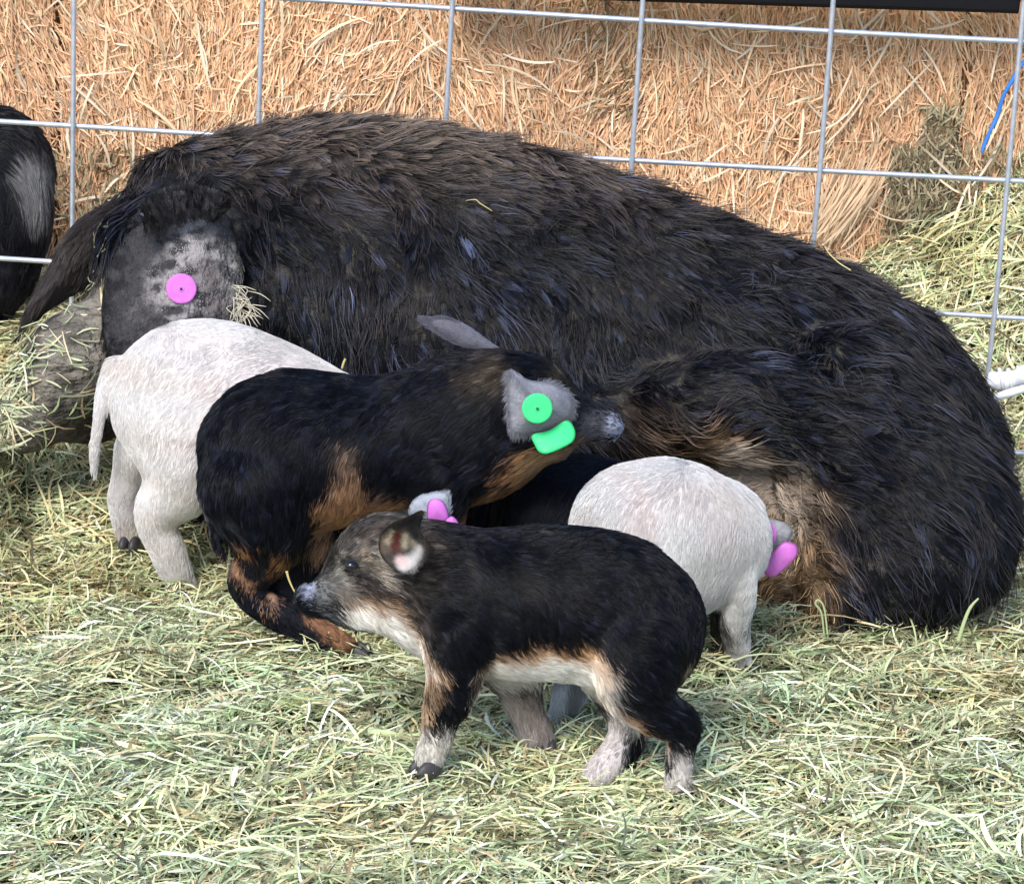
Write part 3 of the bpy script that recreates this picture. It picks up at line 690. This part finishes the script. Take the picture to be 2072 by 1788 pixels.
# ------------------------------------------------------------------ piglets
# white piglet with its rump to the camera, far left
Y1 = 2.905
ch = [chain([(372, 812, Y1, 148), (430, 818, Y1 + .005, 161), (540, 855, Y1 + .005, 156), (650, 890, Y1, 136), (760, 900, Y1 - .005, 112), (850, 890, Y1 - .005, 85)], sq=.85),
      chain([(900, 880, Y1 - .005, 66), (960, 880, Y1 - .005, 40), (990, 885, Y1 - .005, 28)], k=.5),
      chain([(380, 880, Y1 - .022, 112), (372, 965, Y1 - .03, 76), (326, 1022, Y1 - .035, 50), (318, 1062, Y1 - .035, 39), (338, 1112, Y1 - .033, 35), (358, 1160, Y1 - .028, 31), (374, 1194, Y1 - .025, 25)], k=1.1),
      chain([(305, 895, Y1 + .035, 70), (268, 960, Y1 + .04, 40), (252, 1005, Y1 + .04, 31), (256, 1050, Y1 + .04, 27), (266, 1090, Y1 + .04, 25)], k=.3),
      chain([(238, 745, Y1, 26), (214, 790, Y1 - .01, 19), (200, 850, Y1 - .015, 13), (192, 910, Y1 - .015, 10), (190, 955, Y1 - .012, 6)], k=.8),
      chain([(760, 960, Y1 - .03, 60), (770, 1080, Y1 - .03, 28), (772, 1180, Y1 - .03, 22)], k=.5), chain([(790, 960, Y1 + .03, 60), (800, 1080, Y1 + .03, 28), (800, 1150, Y1 + .03, 22)], k=.5)]
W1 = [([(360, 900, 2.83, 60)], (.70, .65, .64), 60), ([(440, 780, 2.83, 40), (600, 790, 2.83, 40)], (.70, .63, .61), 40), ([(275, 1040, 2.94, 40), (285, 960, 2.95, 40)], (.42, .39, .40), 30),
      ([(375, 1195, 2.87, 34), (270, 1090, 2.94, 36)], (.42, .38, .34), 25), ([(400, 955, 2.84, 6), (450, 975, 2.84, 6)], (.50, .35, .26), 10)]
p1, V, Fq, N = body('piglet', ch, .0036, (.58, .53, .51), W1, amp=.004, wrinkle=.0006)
tag(p1, 'white piglet with its rump and hanging tail toward us, under the sow ear', 'piglet', 'piglets nursing at the sow')
g1 = [(430, 680, Y1, 1, .1, 0), (300, 760, Y1, -.4, .8), (260, 850, Y1, -.1, 1), (400, 800, 2.85, -.6, .5), (550, 800, 2.85, -.5, .5), (400, 900, 2.84, -.5, .9), (340, 1050, 2.86, 0, 1), (360, 1150, 2.86, .3, 1),
      (600, 720, Y1, -1, -.3), (255, 1000, 2.93, -.2, 1), (200, 850, Y1, -.1, 1), (700, 780, 2.85, -1, 0)]
fur(p1, V, Fq, N, 95000, g1, lambda P: paint(P, (.66, .635, .62), W1, amp=.006) * (1 + noise3(P * [.22, .22, 1.1], 17, 4)[:, None] * np.array([.05, .08, .11])), .0090, width=.00018, lift=.17, clump=.4, nclump=9000, dirj=.18, mat='softhair', keys=4, bright=(.9, 1.1))
hoof(p1, 379, 1203, Y1 - .028, .5, -.6); hoof(p1, 264, 1098, Y1 + .03, -.2, -.8)

# black and tan piglet, middle, head to the right
Y2 = 2.745
ch = [chain([(548, 915, Y2, 138), (590, 915, Y2, 157), (700, 908, Y2, 143), (800, 893, Y2, 124), (890, 880, Y2, 138), (970, 860, Y2, 142), (1020, 835, Y2 - .005, 118)], sq=.85),
      chain([(1030, 810, Y2 - .012, 92), (1070, 822, Y2 - .018, 92), (1110, 838, Y2 - .02, 72), (1160, 848, Y2 - .02, 50), (1205, 856, Y2 - .02, 36), (1228, 860, Y2 - .02, 30)], k=.45),
      chain([(1232, 858, Y2 - .02, 22), (1242, 864, Y2 - .02, 20)], k=.5),
      chain([(1070, 885, Y2 - .015, 60), (1130, 890, Y2 - .018, 36)], k=.5),
      chain([(520, 985, Y2 - .028, 118), (545, 1070, Y2 - .032, 78), (528, 1130, Y2 - .034, 52), (498, 1175, Y2 - .034, 38), (520, 1215, Y2 - .036, 33), (580, 1250, Y2 - .038, 32), (640, 1280, Y2 - .038, 31), (700, 1310, Y2 - .038, 25)], k=.4),
      chain([(600, 1040, Y2 + .02, 90), (602, 1120, Y2 + .01, 56), (578, 1185, Y2 - .005, 44), (590, 1238, Y2 - .01, 34)], k=.45),
      chain([(925, 960, Y2 + .03, 70), (935, 1060, Y2 + .03, 40), (940, 1180, Y2 + .03, 26), (945, 1300, Y2 + .03, 22)], k=.45),
      chain([(900, 960, Y2 - .03, 70), (890, 1080, Y2 - .03, 40), (880, 1200, Y2 - .03, 28), (885, 1320, Y2 - .03, 22)], k=.45),
      chain([(417, 950, Y2 - .01, 18), (420, 1010, Y2 - .025, 14), (432, 1060, Y2 - .034, 10), (444, 1108, Y2 - .04, 8), (460, 1135, Y2 - .042, 6)], k=.7)]
B2 = [([(705, 955, 2.70, 30), (694, 1030, 2.70, 40), (672, 1110, 2.70, 40), (650, 1150, 2.70, 26)], TAN, 12), ([(700, 1040, 2.70, 48), (770, 1050, 2.70, 44), (840, 1055, 2.70, 34)], (.31, .160, .085), 14),
      ([(700, 930, 2.70, 26)], (.13, .085, .06), 18), ([(1120, 935, 2.72, 34), (1070, 950, 2.71, 44), (1035, 1000, 2.71, 32), (970, 1035, 2.72, 20), (945, 1055, 2.72, 14)], (.32, .16, .075), 14),
      ([(1030, 985, 2.71, 12), (1010, 1010, 2.71, 10)], (.05, .03, .02), 10), ([(1080, 930, 2.72, 30), (1140, 905, 2.72, 22)], (.36, .22, .11), 12),
      ([(1000, 765, 2.70, 30), (960, 770, 2.70, 16)], (.06, .045, .032), 40), ([(1130, 780, 2.72, 30)], (.03, .025, .02), 20),
      ([(1185, 868, 2.72, 34), (1210, 862, 2.72, 30)], (.055, .055, .065), 16), ([(1172, 884, 2.72, 16)], (.15, .09, .06), 12), ([(1176, 838, 2.72, 9), (1190, 862, 2.72, 7)], (.012, .012, .016), 8), ([(1242, 862, 2.72, 16)], (.24, .26, .34), 8),
      ([(497, 1095, 2.70, 14), (535, 1098, 2.70, 18), (560, 1130, 2.70, 14), (548, 1165, 2.70, 8)], (.26, .13, .055), 10), ([(468, 1140, 2.70, 10), (490, 1168, 2.70, 11), (516, 1188, 2.70, 6)], (.28, .15, .09), 6),
      ([(640, 1250, 2.70, 18), (668, 1272, 2.70, 22), (698, 1296, 2.70, 18)], (.24, .12, .065), 12), ([(553, 1210, 2.70, 10)], (.34, .20, .13), 6), ([(722, 1320, 2.70, 18)], (.05, .03, .02), 12),
      ([(422, 1015, 2.72, 12), (434, 1065, 2.72, 10), (446, 1108, 2.72, 9), (462, 1138, 2.72, 8)], (.17, .155, .16), 6)]
p2, V, Fq, N = body('piglet', ch, .0036, (.006, .0065, .010), B2, amp=.005, wrinkle=.0006)
tag(p2, 'black and tan piglet with a grey ear and green ear tags, facing right', 'piglet', 'piglets nursing at the sow')
g2 = [(600, 760, Y2, -1, 0), (850, 760, Y2, -1, .1), (960, 730, Y2, -1, .4), (1100, 750, Y2, -1, -.5), (440, 900, Y2, -.2, 1), (550, 850, 2.67, -.5, .8), (550, 1000, 2.67, -.1, 1), (750, 850, 2.67, -.6, .6),
      (900, 850, 2.67, -.5, .8), (1000, 850, 2.67, -.6, .8), (700, 1000, 2.67, -.1, 1), (500, 1180, 2.67, .1, 1), (640, 1270, 2.67, .9, .45), (1080, 930, 2.68, -.7, .6), (1180, 850, 2.68, -.9, -.3), (430, 1050, 2.7, .1, 1)]
fur(p2, V, Fq, N, 110000, g2, lambda P: paint(P, (.0045, .0055, .010), B2, amp=.008, ns=22), .012, [([(1200, 858, 2.72, 60)], .4, 20), ([(500, 1170, 2.70, 60), (640, 1270, 2.70, 50), (720, 1310, 2.70, 50)], .5, 20)], width=.00019, lift=.24, clump=.6, nclump=8000, dirj=.30, mat='softhair', keys=4, lognorm=(-.1, .6), cj=.004)
o, V = ear(p2, [(1028, 752), (1046, 752), (1070, 768), (1120, 776), (1150, 792), (1162, 818), (1158, 842), (1138, 856), (1108, 868), (1074, 880), (1034, 880), (1026, 830)], Y2 - .098, (.27, .27, .31), (.20, .20, .235),
           furn=5200, fl=.0085, guides=[(1080, 820, 2.65, .5, .6), (1030, 780, 2.65, -.8, .3), (1100, 870, 2.65, .2, 1), (1120, 780, 2.65, .6, -.6)], fcol=(.23, .23, .27), furw=.00016, bulge=.013, th=.004, tx=.014, ty=.0, label='grey near ear carrying a round and a flat green tag')
button(o, 1087, 826, Y2 - .126, 31, 'green', 'greenpin', (.05, -1, .15))
V, Fq = pillow([(1076, 880), (1110, 871), (1146, 850), (1162, 866), (1163, 886), (1150, 900), (1112, 917), (1092, 915), (1082, 900)], Y2 - .116, bulge=.002, th=.0025, ty=-.012)
mesh_np('tag_panel', V, Fq, M['green'], o)
ear(p2, [(1012, 722), (975, 712), (935, 702), (900, 680), (866, 652), (880, 643), (918, 646), (952, 662), (990, 690), (1015, 708)], Y2 + .03, (.11, .11, .135), (.05, .05, .065), furn=6000, fl=.013,
    guides=[(930, 670, 2.77, -1, -.4)], fcol=(.13, .13, .165), bulge=.004, th=.004, furw=.00022, label='grey furry far ear lying back over the neck')
hoof(p2, 722, 1318, Y2 - .038, .9, -.2); hoof(p2, 592, 1250, Y2 + .015, .2, -.9); hoof(p2, 885, 1332, Y2 - .03, .9, -.1); hoof(p2, 945, 1308, Y2 + .03, .9, -.1)

# black piglet behind, mostly hidden
Y4 = 2.80
ch = [chain([(1125, 1048, Y4 - .01, 92), (1160, 1040, Y4, 112), (1230, 1045, Y4 + .02, 108), (1290, 1060, Y4 + .04, 90), (1330, 1070, Y4 + .06, 66)], sq=.85),
      chain([(1110, 1110, Y4 - .03, 62), (1095, 1180, Y4 - .03, 36), (1098, 1290, Y4 - .03, 24)], k=.45), chain([(1160, 1110, Y4 + .03, 60), (1150, 1190, Y4 + .03, 34), (1152, 1270, Y4 + .03, 24)], k=.45),
      chain([(1290, 1110, Y4 + .01, 50), (1290, 1190, Y4 + .01, 28), (1292, 1280, Y4 + .01, 22)], k=.45)]
p4, V, Fq, N = body('piglet', ch, .0042, (.007, .008, .012), [], amp=.005)
tag(p4, 'plain dark piglet, mostly hidden behind the white piglet with pink ear tags', 'piglet', 'piglets nursing at the sow')
fur(p4, V, Fq, N, 50000, [(1100, 980, 2.75, -.6, .5), (1080, 1050, 2.75, -.2, 1), (1180, 1000, 2.72, -.4, 1)], lambda P: np.tile([[.009, .011, .018]], (len(P), 1)), .010, width=.00016, lift=.22, clump=.4, nclump=4000, mat='softhair', keys=4, bright=(.6, 1.6))

# white piglet on the right, head hidden behind its shoulder
Y5 = 2.70
ch = [chain([(1290, 1068, Y5 - .03, 130), (1340, 1072, Y5 - .02, 137), (1400, 1085, Y5, 128), (1445, 1085, Y5 + .02, 112)], sq=.9),
      chain([(1450, 1075, Y5 + .02, 98), (1480, 1120, Y5 + .015, 66)], k=.5),
      chain([(1300, 1130, Y5 - .03, 120), (1390, 1150, Y5, 92)], k=.5),
      chain([(1470, 1100, Y5 + .07, 60), (1500, 1125, Y5 + .10, 42), (1518, 1140, Y5 + .13, 26)], k=.4),
      chain([(1472, 1120, Y5 - .005, 62), (1492, 1180, Y5 - .01, 37), (1488, 1250, Y5 + .0, 29), (1493, 1310, Y5 + .012, 25), (1505, 1348, Y5 + .018, 20)], k=.4),
      chain([(1445, 1130, Y5 + .035, 52), (1456, 1215, Y5 + .03, 30), (1464, 1290, Y5 + .03, 24), (1472, 1320, Y5 + .03, 20)], k=.3),
      chain([(1225, 1150, Y5 - .05, 84), (1190, 1260, Y5 - .09, 50), (1160, 1380, Y5 - .13, 36), (1140, 1440, Y5 - .135, 26), (1128, 1492, Y5 - .135, 21)], k=.4),
      chain([(1270, 1180, Y5 + .0, 80), (1290, 1300, Y5 - .05, 46), (1322, 1400, Y5 - .10, 30), (1318, 1450, Y5 - .11, 24), (1312, 1490, Y5 - .12, 20)], k=.4)]
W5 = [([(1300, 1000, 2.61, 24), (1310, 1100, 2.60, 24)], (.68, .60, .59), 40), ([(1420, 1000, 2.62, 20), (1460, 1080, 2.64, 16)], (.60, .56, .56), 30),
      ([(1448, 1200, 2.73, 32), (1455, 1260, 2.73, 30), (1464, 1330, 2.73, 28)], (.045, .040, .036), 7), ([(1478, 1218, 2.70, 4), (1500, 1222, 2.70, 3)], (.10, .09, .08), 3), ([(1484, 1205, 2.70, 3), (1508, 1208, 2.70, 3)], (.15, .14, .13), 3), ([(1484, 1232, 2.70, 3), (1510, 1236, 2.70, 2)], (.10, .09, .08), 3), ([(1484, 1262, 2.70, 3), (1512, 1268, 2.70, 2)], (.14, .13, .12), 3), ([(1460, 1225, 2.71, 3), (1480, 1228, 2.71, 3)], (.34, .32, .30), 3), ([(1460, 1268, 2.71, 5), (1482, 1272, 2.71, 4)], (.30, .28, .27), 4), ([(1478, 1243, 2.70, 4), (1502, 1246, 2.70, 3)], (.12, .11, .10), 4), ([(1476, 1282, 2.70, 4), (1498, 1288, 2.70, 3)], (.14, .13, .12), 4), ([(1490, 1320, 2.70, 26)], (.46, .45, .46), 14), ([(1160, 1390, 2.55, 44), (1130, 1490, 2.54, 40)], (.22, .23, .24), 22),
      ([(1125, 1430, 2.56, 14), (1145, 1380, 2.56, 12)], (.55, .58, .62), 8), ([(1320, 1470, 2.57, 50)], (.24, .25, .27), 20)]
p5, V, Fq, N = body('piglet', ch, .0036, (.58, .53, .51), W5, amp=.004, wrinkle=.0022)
tag(p5, 'white piglet on the right with pink tags on its ear, turned toward the sow belly', 'piglet', 'piglets nursing at the sow')
fur(p5, V, Fq, N, 110000, [(1300, 950, 2.65, -.7, .3), (1200, 1000, 2.6, -.3, 1), (1280, 1080, 2.58, -.1, 1), (1380, 1050, 2.58, -.2, 1), (1450, 1000, 2.62, .2, 1), (1500, 1080, 2.64, .1, 1), (1400, 1180, 2.6, .1, 1), (1490, 1250, 2.68, 0, 1), (1150, 1400, 2.55, 0, 1)],
    lambda P: paint(P, (.66, .635, .62), W5, amp=.003) * (1 + noise3(P * [1, 1, .25], 18, 4)[:, None] * np.array([.08, .12, .13])), .012, width=.00018, lift=.15, clump=.5, nclump=7000, dirj=.16, mat='softhair', keys=4, bright=(.82, 1.15))
o, V = ear(p5, [(1528, 1060), (1535, 1051), (1560, 1049), (1590, 1058), (1604, 1072), (1600, 1090), (1585, 1108), (1560, 1130), (1538, 1142), (1526, 1120), (1522, 1085)], Y5 + .055, (.33, .32, .335), (.24, .23, .25),
           furn=900, fl=.005, guides=[(1560, 1080, 2.75, .8, .3)], fcol=(.40, .38, .40), bulge=.006, th=.004, label='grey ear with two pink tags')
button(o, 1547, 1079, Y5 + .044, 27, 'pink', 'pinhole', (-.55, -1, .1))
V, Fq = pillow([(1541, 1140), (1560, 1120), (1583, 1098), (1598, 1096), (1614, 1106), (1612, 1126), (1592, 1147), (1571, 1165), (1554, 1166), (1545, 1156)], Y5 + .040, bulge=.002, th=.003)
mesh_np('tag_panel', V, Fq, M['pink'], o)
hoof(p5, 1510, 1354, Y5 + .014, .6, -.5, .9); hoof(p5, 1126, 1502, Y5 - .137, -.1, -.9, 1.0); hoof(p5, 1311, 1500, Y5 - .122, -.2, -.9)

# front piglet walking left
Y3 = 2.455
ch = [chain([(830, 1170, Y3, 116), (890, 1195, Y3, 126), (960, 1214, Y3, 134), (1050, 1220, Y3, 144), (1150, 1222, Y3, 147), (1230, 1228, Y3, 140), (1290, 1250, Y3, 124)], sq=.86),
      chain([(1270, 1270, Y3, 136), (1300, 1285, Y3, 112)], k=.5),
      chain([(792, 1120, Y3, 70), (770, 1130, Y3, 82), (735, 1160, Y3, 72), (690, 1192, Y3, 50), (655, 1208, Y3, 37), (632, 1213, Y3, 29)], k=.3),
      chain([(624, 1214, Y3, 23), (616, 1212, Y3, 22)], k=.6),
      chain([(800, 1190, Y3, 82), (740, 1215, Y3, 58), (690, 1225, Y3, 34)], k=.5),
      chain([(925, 1270, Y3 - .03, 82), (925, 1340, Y3 - .037, 58), (912, 1400, Y3 - .038, 47), (893, 1450, Y3 - .036, 35), (882, 1500, Y3 - .036, 31), (872, 1535, Y3 - .036, 29)], k=.4),
      chain([(1000, 1300, Y3 + .03, 70), (1045, 1370, Y3 + .035, 46), (1062, 1430, Y3 + .038, 33), (1080, 1475, Y3 + .04, 30), (1092, 1498, Y3 + .04, 25)], k=.4),
      chain([(1290, 1300, Y3 - .03, 102), (1285, 1370, Y3 - .04, 76), (1310, 1420, Y3 - .044, 54), (1350, 1450, Y3 - .045, 42), (1378, 1470, Y3 - .045, 33), (1377, 1520, Y3 - .043, 28), (1373, 1590, Y3 - .042, 27)], k=.4),
      chain([(1240, 1330, Y3 + .02, 80), (1255, 1400, Y3 + .02, 50), (1272, 1462, Y3 + .015, 37), (1262, 1500, Y3 + .01, 34), (1225, 1550, Y3 - .005, 30), (1200, 1586, Y3 - .014, 28)], k=.4),
      chain([(708, 1122, Y3 - .022, 22), (716, 1121, Y3 - .022, 20)], k=.5)]
WH = (.76, .73, .68)
B3 = [([(780, 1095, 2.43, 62), (720, 1130, 2.43, 56), (690, 1165, 2.43, 30)], (.085, .075, .068), 26), ([(730, 1085, 2.43, 14), (770, 1062, 2.43, 12)], (.06, .045, .038), 14), ([(850, 1110, 2.43, 30), (835, 1190, 2.43, 34), (850, 1260, 2.43, 26)], (.045, .036, .030), 30),
      ([(675, 1190, 2.43, 26), (720, 1195, 2.43, 26)], (.24, .205, .175), 18), ([(690, 1135, 2.43, 14)], (.16, .14, .12), 16),
      ([(715, 1232, 2.43, 32), (770, 1240, 2.43, 46), (815, 1275, 2.43, 40), (858, 1335, 2.43, 36), (880, 1370, 2.43, 30)], (.42, .27, .16), 12),
      ([(705, 1240, 2.43, 26), (745, 1248, 2.43, 34), (780, 1262, 2.43, 36), (822, 1300, 2.43, 30), (855, 1345, 2.43, 24)], WH, 12), ([(775, 1212, 2.43, 12), (790, 1222, 2.43, 10)], (.48, .38, .30), 10),
      ([(726, 1162, 2.43, 20), (750, 1184, 2.43, 24)], (.022, .015, .018), 9), ([(818, 1222, 2.43, 12), (850, 1245, 2.43, 9)], (.20, .15, .11), 12), ([(768, 1120, 2.43, 7), (778, 1155, 2.43, 8), (805, 1180, 2.43, 8)], (.36, .31, .25), 7), ([(838, 1190, 2.43, 7), (850, 1215, 2.43, 6)], (.26, .22, .17), 6), ([(800, 1195, 2.43, 6), (826, 1165, 2.43, 6)], (.02, .018, .018), 6), ([(735, 1118, 2.43, 6), (757, 1136, 2.43, 4)], (.28, .21, .14), 5), ([(686, 1140, 2.43, 14), (688, 1168, 2.43, 15)], (.30, .28, .25), 9), ([(738, 1150, 2.43, 5)], (.24, .23, .24), 5),
      ([(665, 1262, 2.43, 18), (640, 1252, 2.43, 12)], (.06, .062, .07), 10), ([(655, 1200, 2.43, 24), (650, 1225, 2.43, 16)], (.17, .17, .17), 14), ([(668, 1215, 2.43, 8), (650, 1200, 2.43, 6)], (.07, .075, .08), 8), ([(612, 1208, 2.43, 24)], (.30, .32, .42), 8), ([(613, 1203, 2.43, 4), (613, 1206, 2.43, 4)], (.03, .03, .04), 3),
      ([(1020, 1372, 2.43, 58), (1100, 1358, 2.43, 80), (1165, 1345, 2.43, 72)], (.45, .26, .13), 16), ([(1020, 1382, 2.43, 58), (1110, 1380, 2.43, 76), (1185, 1374, 2.43, 68)], WH, 20),
      ([(1200, 1345, 2.43, 36), (1255, 1425, 2.43, 34), (1315, 1482, 2.43, 30), (1340, 1500, 2.43, 24)], (.46, .28, .155), 12), ([(1190, 1355, 2.43, 32), (1238, 1445, 2.43, 30), (1305, 1508, 2.43, 24)], WH, 10),
      ([(1366, 1512, 2.43, 30), (1372, 1560, 2.43, 40), (1374, 1615, 2.43, 44)], (.58, .53, .51), 10), ([(1345, 1510, 2.43, 12), (1366, 1518, 2.43, 10)], (.38, .23, .12), 8), ([(1402, 1520, 2.43, 8), (1404, 1550, 2.43, 6)], (.02, .018, .02), 6),
      ([(1235, 1420, 2.43, 26), (1238, 1500, 2.43, 42), (1190, 1590, 2.43, 50)], (.58, .53, .52), 10), ([(1285, 1470, 2.43, 16), (1292, 1500, 2.43, 16), (1285, 1535, 2.43, 12)], (.012, .010, .012), 8),
      ([(858, 1360, 2.43, 14), (862, 1430, 2.43, 16), (858, 1475, 2.43, 14)], (.46, .31, .19), 8), ([(908, 1480, 2.43, 30), (872, 1492, 2.43, 38), (866, 1560, 2.43, 50)], (.62, .58, .52), 12),
      ([(862, 1468, 2.43, 10), (900, 1478, 2.43, 9), (938, 1462, 2.43, 8)], (.36, .20, .10), 8),
      ([(1050, 1400, 2.495, 46), (1075, 1470, 2.495, 44), (1095, 1500, 2.495, 40)], (.34, .29, .27), 14), ([(1062, 1385, 2.495, 26), (1075, 1430, 2.495, 10)], (.07, .055, .055), 16), ([(1034, 1400, 2.495, 10), (1056, 1460, 2.495, 10)], (.50, .46, .44), 8),
      ([(710, 1143, 2.43, 15), (724, 1148, 2.43, 10)], (.012, .009, .010), 6), ([(1070, 1170, 2.43, 16), (1190, 1180, 2.43, 10)], (.030, .027, .025), 26), ([(1390, 1345, 2.43, 8), (1380, 1400, 2.43, 6)], (.36, .27, .19), 6),
      ([(1185, 1605, 2.43, 18), (866, 1572, 2.43, 12)], (.13, .12, .12), 12)]
p3, V, Fq, N = body('piglet', ch, .0031, (.006, .006, .009), B3, amp=.0035, wrinkle=.0006)
tag(p3, 'small black, tan and white piglet walking left in front of all the others', 'piglet', 'piglets nursing at the sow')
g3 = [(640, 1180, 2.43, 1, -.5), (700, 1110, 2.43, .8, -.8), (770, 1060, 2.43, 1, -.2), (740, 1160, 2.4, .9, .2), (700, 1230, 2.42, .9, .4), (850, 1150, 2.38, .6, .7), (900, 1080, 2.42, 1, .2), (820, 1260, 2.4, .8, .7),
      (1050, 1080, 2.43, 1, 0), (1000, 1180, 2.37, .6, .8), (1150, 1200, 2.37, .8, .6), (1250, 1120, 2.4, 1, .6), (1300, 1250, 2.36, .5, .9), (1400, 1280, 2.42, .0, 1), (1100, 1320, 2.38, .9, .35), (1150, 1360, 2.4, 1, .1),
      (1250, 1380, 2.38, .6, 1), (1320, 1460, 2.39, 1, .35), (1390, 1470, 2.39, .8, .6), (1375, 1550, 2.4, 0, 1), (900, 1400, 2.4, .1, 1), (880, 1500, 2.4, -.1, 1), (930, 1300, 2.38, .3, 1), (1235, 1500, 2.44, -.3, 1), (1080, 1450, 2.47, .2, 1)]
fur(p3, V, Fq, N, 170000, g3, lambda P: paint(P, (.0045, .0052, .0085), B3, amp=.006, ns=26), .0125, [([(640, 1205, 2.44, 40)], .3, 20), ([(720, 1140, 2.41, 60)], .5, 30), ([(900, 1430, 2.43, 50), (868, 1550, 2.43, 50)], .55, 20), ([(1372, 1500, 2.43, 50), (1374, 1600, 2.43, 50)], .5, 20), ([(1240, 1500, 2.43, 50), (1190, 1590, 2.43, 50)], .5, 20), ([(1070, 1450, 2.43, 60)], .5, 20)], width=.00017, lift=.27, clump=.65, nclump=9000, dirj=.32, mat='softhair', keys=5,
    lognorm=(-.1, .55), tip=lambda P: .22 * sstep(noise3(P * [1, 1, .6], 11, 4), .45, 1.0), cj=.0030)
eye(p3, 711, 1144, Y3 - .0528, .0051)
# near ear: outer cup, pale rim and pink fold
o, V = ear(p3, [(766, 1108), (770, 1082), (790, 1060), (822, 1046), (846, 1034), (856, 1034), (852, 1050), (850, 1072), (862, 1094), (866, 1106), (862, 1120), (848, 1142), (824, 1158), (798, 1150), (776, 1132)], Y3 - .066, (.06, .05, .045), furn=0,
           bulge=-.014, th=.004, tx=-.010, n=8, rings=10, label='brown cupped near ear with a pink fold inside')
EB = [([(780, 1110, 2.40, 9), (776, 1090, 2.40, 8)], (.10, .075, .055), 6), ([(786, 1096, 2.40, 6), (794, 1076, 2.40, 6)], (.34, .28, .21), 5), ([(803, 1082, 2.40, 10), (802, 1108, 2.40, 10)], (.060, .014, .010), 6),
      ([(820, 1084, 2.40, 7), (818, 1104, 2.40, 6)], (.26, .22, .16), 6), ([(836, 1096, 2.40, 9)], (.16, .14, .11), 8), ([(796, 1062, 2.40, 8), (826, 1052, 2.40, 14), (850, 1046, 2.40, 18)], (.006, .006, .009), 7), ([(842, 1072, 2.40, 15)], (.008, .008, .009), 8),
      ([(856, 1108, 2.40, 13), (842, 1130, 2.40, 14), (816, 1142, 2.40, 11)], (.52, .50, .50), 8), ([(822, 1136, 2.40, 8), (808, 1132, 2.40, 6)], (.50, .37, .36), 7)]
V, Fq = np.array([v.co for v in o.data.vertices]), np.array([list(p.vertices) for p in o.data.polygons if len(p.vertices) == 4])
ec = paint(V, (.035, .029, .025), EB, amp=.001); o.data.color_attributes['tint'].data.foreach_set('color', np.concatenate([ec, np.ones((len(V), 1))], 1).astype(np.float32).ravel())
fur(o, V, Fq, vnormals(V, Fq), 3200, [(790, 1070, 2.38, .5, -.8), (840, 1120, 2.38, .8, .4), (800, 1120, 2.38, .2, .8)], lambda P: paint(P, (.035, .029, .025), EB, amp=.0015), .006, width=.00012, lift=.3, clump=.3, nclump=300, mat='softhair', keys=4, cj=.001, name='ear_fur')
o, V = ear(p3, [(826, 1040), (832, 1018), (850, 1004), (880, 997), (906, 999), (911, 1020), (908, 1050), (880, 1062), (845, 1056)], Y3 + .05, (.33, .35, .40), (.22, .22, .27), furn=1400, fl=.006,
           guides=[(870, 1030, 2.5, .5, -.8)], fcol=(.36, .38, .44), bulge=.004, th=.004, label='pale grey far ear with a pink tag')
V, Fq = pillow([(866, 1054), (864, 1030), (868, 1014), (880, 1008), (896, 1014), (906, 1032), (908, 1056), (890, 1062)], Y3 + .040, bulge=.003, th=.004)
mesh_np('tag_button', V, Fq, M['pink'], o)
V, Fq = pillow([(900, 1054), (914, 1044), (926, 1054), (930, 1070), (918, 1074), (902, 1068)], Y3 + .036, bulge=.002, th=.003)
mesh_np('tag_panel', V, Fq, M['pink'], o)
hoof(p3, 868, 1552, Y3 - .040, -.7, -.5, 1.15); hoof(p3, 1371, 1611, Y3 - .046, -.5, -.7, 1.1); hoof(p3, 1182, 1608, Y3 - .018, -.9, -.3, 1.2); hoof(p3, 1100, 1507, Y3 + .038, .2, -.8, 1.0)

# ------------------------------------------------------------------ single stalks that stand out
def stalk(P, r, mat, label):
    V, Fq = tube([at(*p) for p in P], r, 6, 5, .45)
    return tag(mesh_np('hay_stalk', V, Fq, M[mat]), label, 'hay stalk')
stalk([(1668, 1290, 2.80), (1662, 1240, 2.80), (1650, 1222, 2.80), (1656, 1214, 2.80), (1668, 1232, 2.80), (1676, 1300, 2.80)], [.0009, .0011, .0012, .0012, .001, .0009], 'stem', 'pale looped hay stalk standing against the tan belly of the sow')
stalk([(1938, 1300, 2.80), (1952, 1255, 2.80), (1964, 1228, 2.80), (1980, 1210, 2.80)], [.0022, .0019, .0016, .0008], 'stem', 'thick green stalk standing in front of the black haunch at the right')
stalk([(943, 406, 2.93), (962, 404, 2.925), (972, 412, 2.925), (996, 427, 2.925)], [.0006, .001, .0012, .0008], 'straw_bit', 'bent yellow straw lying high on the flank of the sow')
stalk([(1668, 498, 3.0), (1680, 515, 2.985), (1698, 532, 2.98), (1722, 547, 2.975)], [.0006, .0008, .0009, .0008], 'straw_bit', 'thin straw lying over the hip of the sow beside the fence wire')
stalk([(1826, 603, 2.985), (1836, 601, 2.98), (1846, 600, 2.98)], [.0012, .0018, .0012], 'straw_bit', 'short pale straw chip on the rear back of the sow')
stalk([(692, 746, 2.83), (695, 735, 2.83), (699, 726, 2.83)], [.0010, .0012, .0010], 'straw_bit', 'short straw stuck on the back of the left white piglet')
stalk([(580, 1155, 2.64), (584, 1170, 2.64), (590, 1185, 2.64), (598, 1200, 2.64)], [.0013, .0010, .0008, .0007], 'straw_bit', 'small yellow straw in front of the snout of the front piglet')
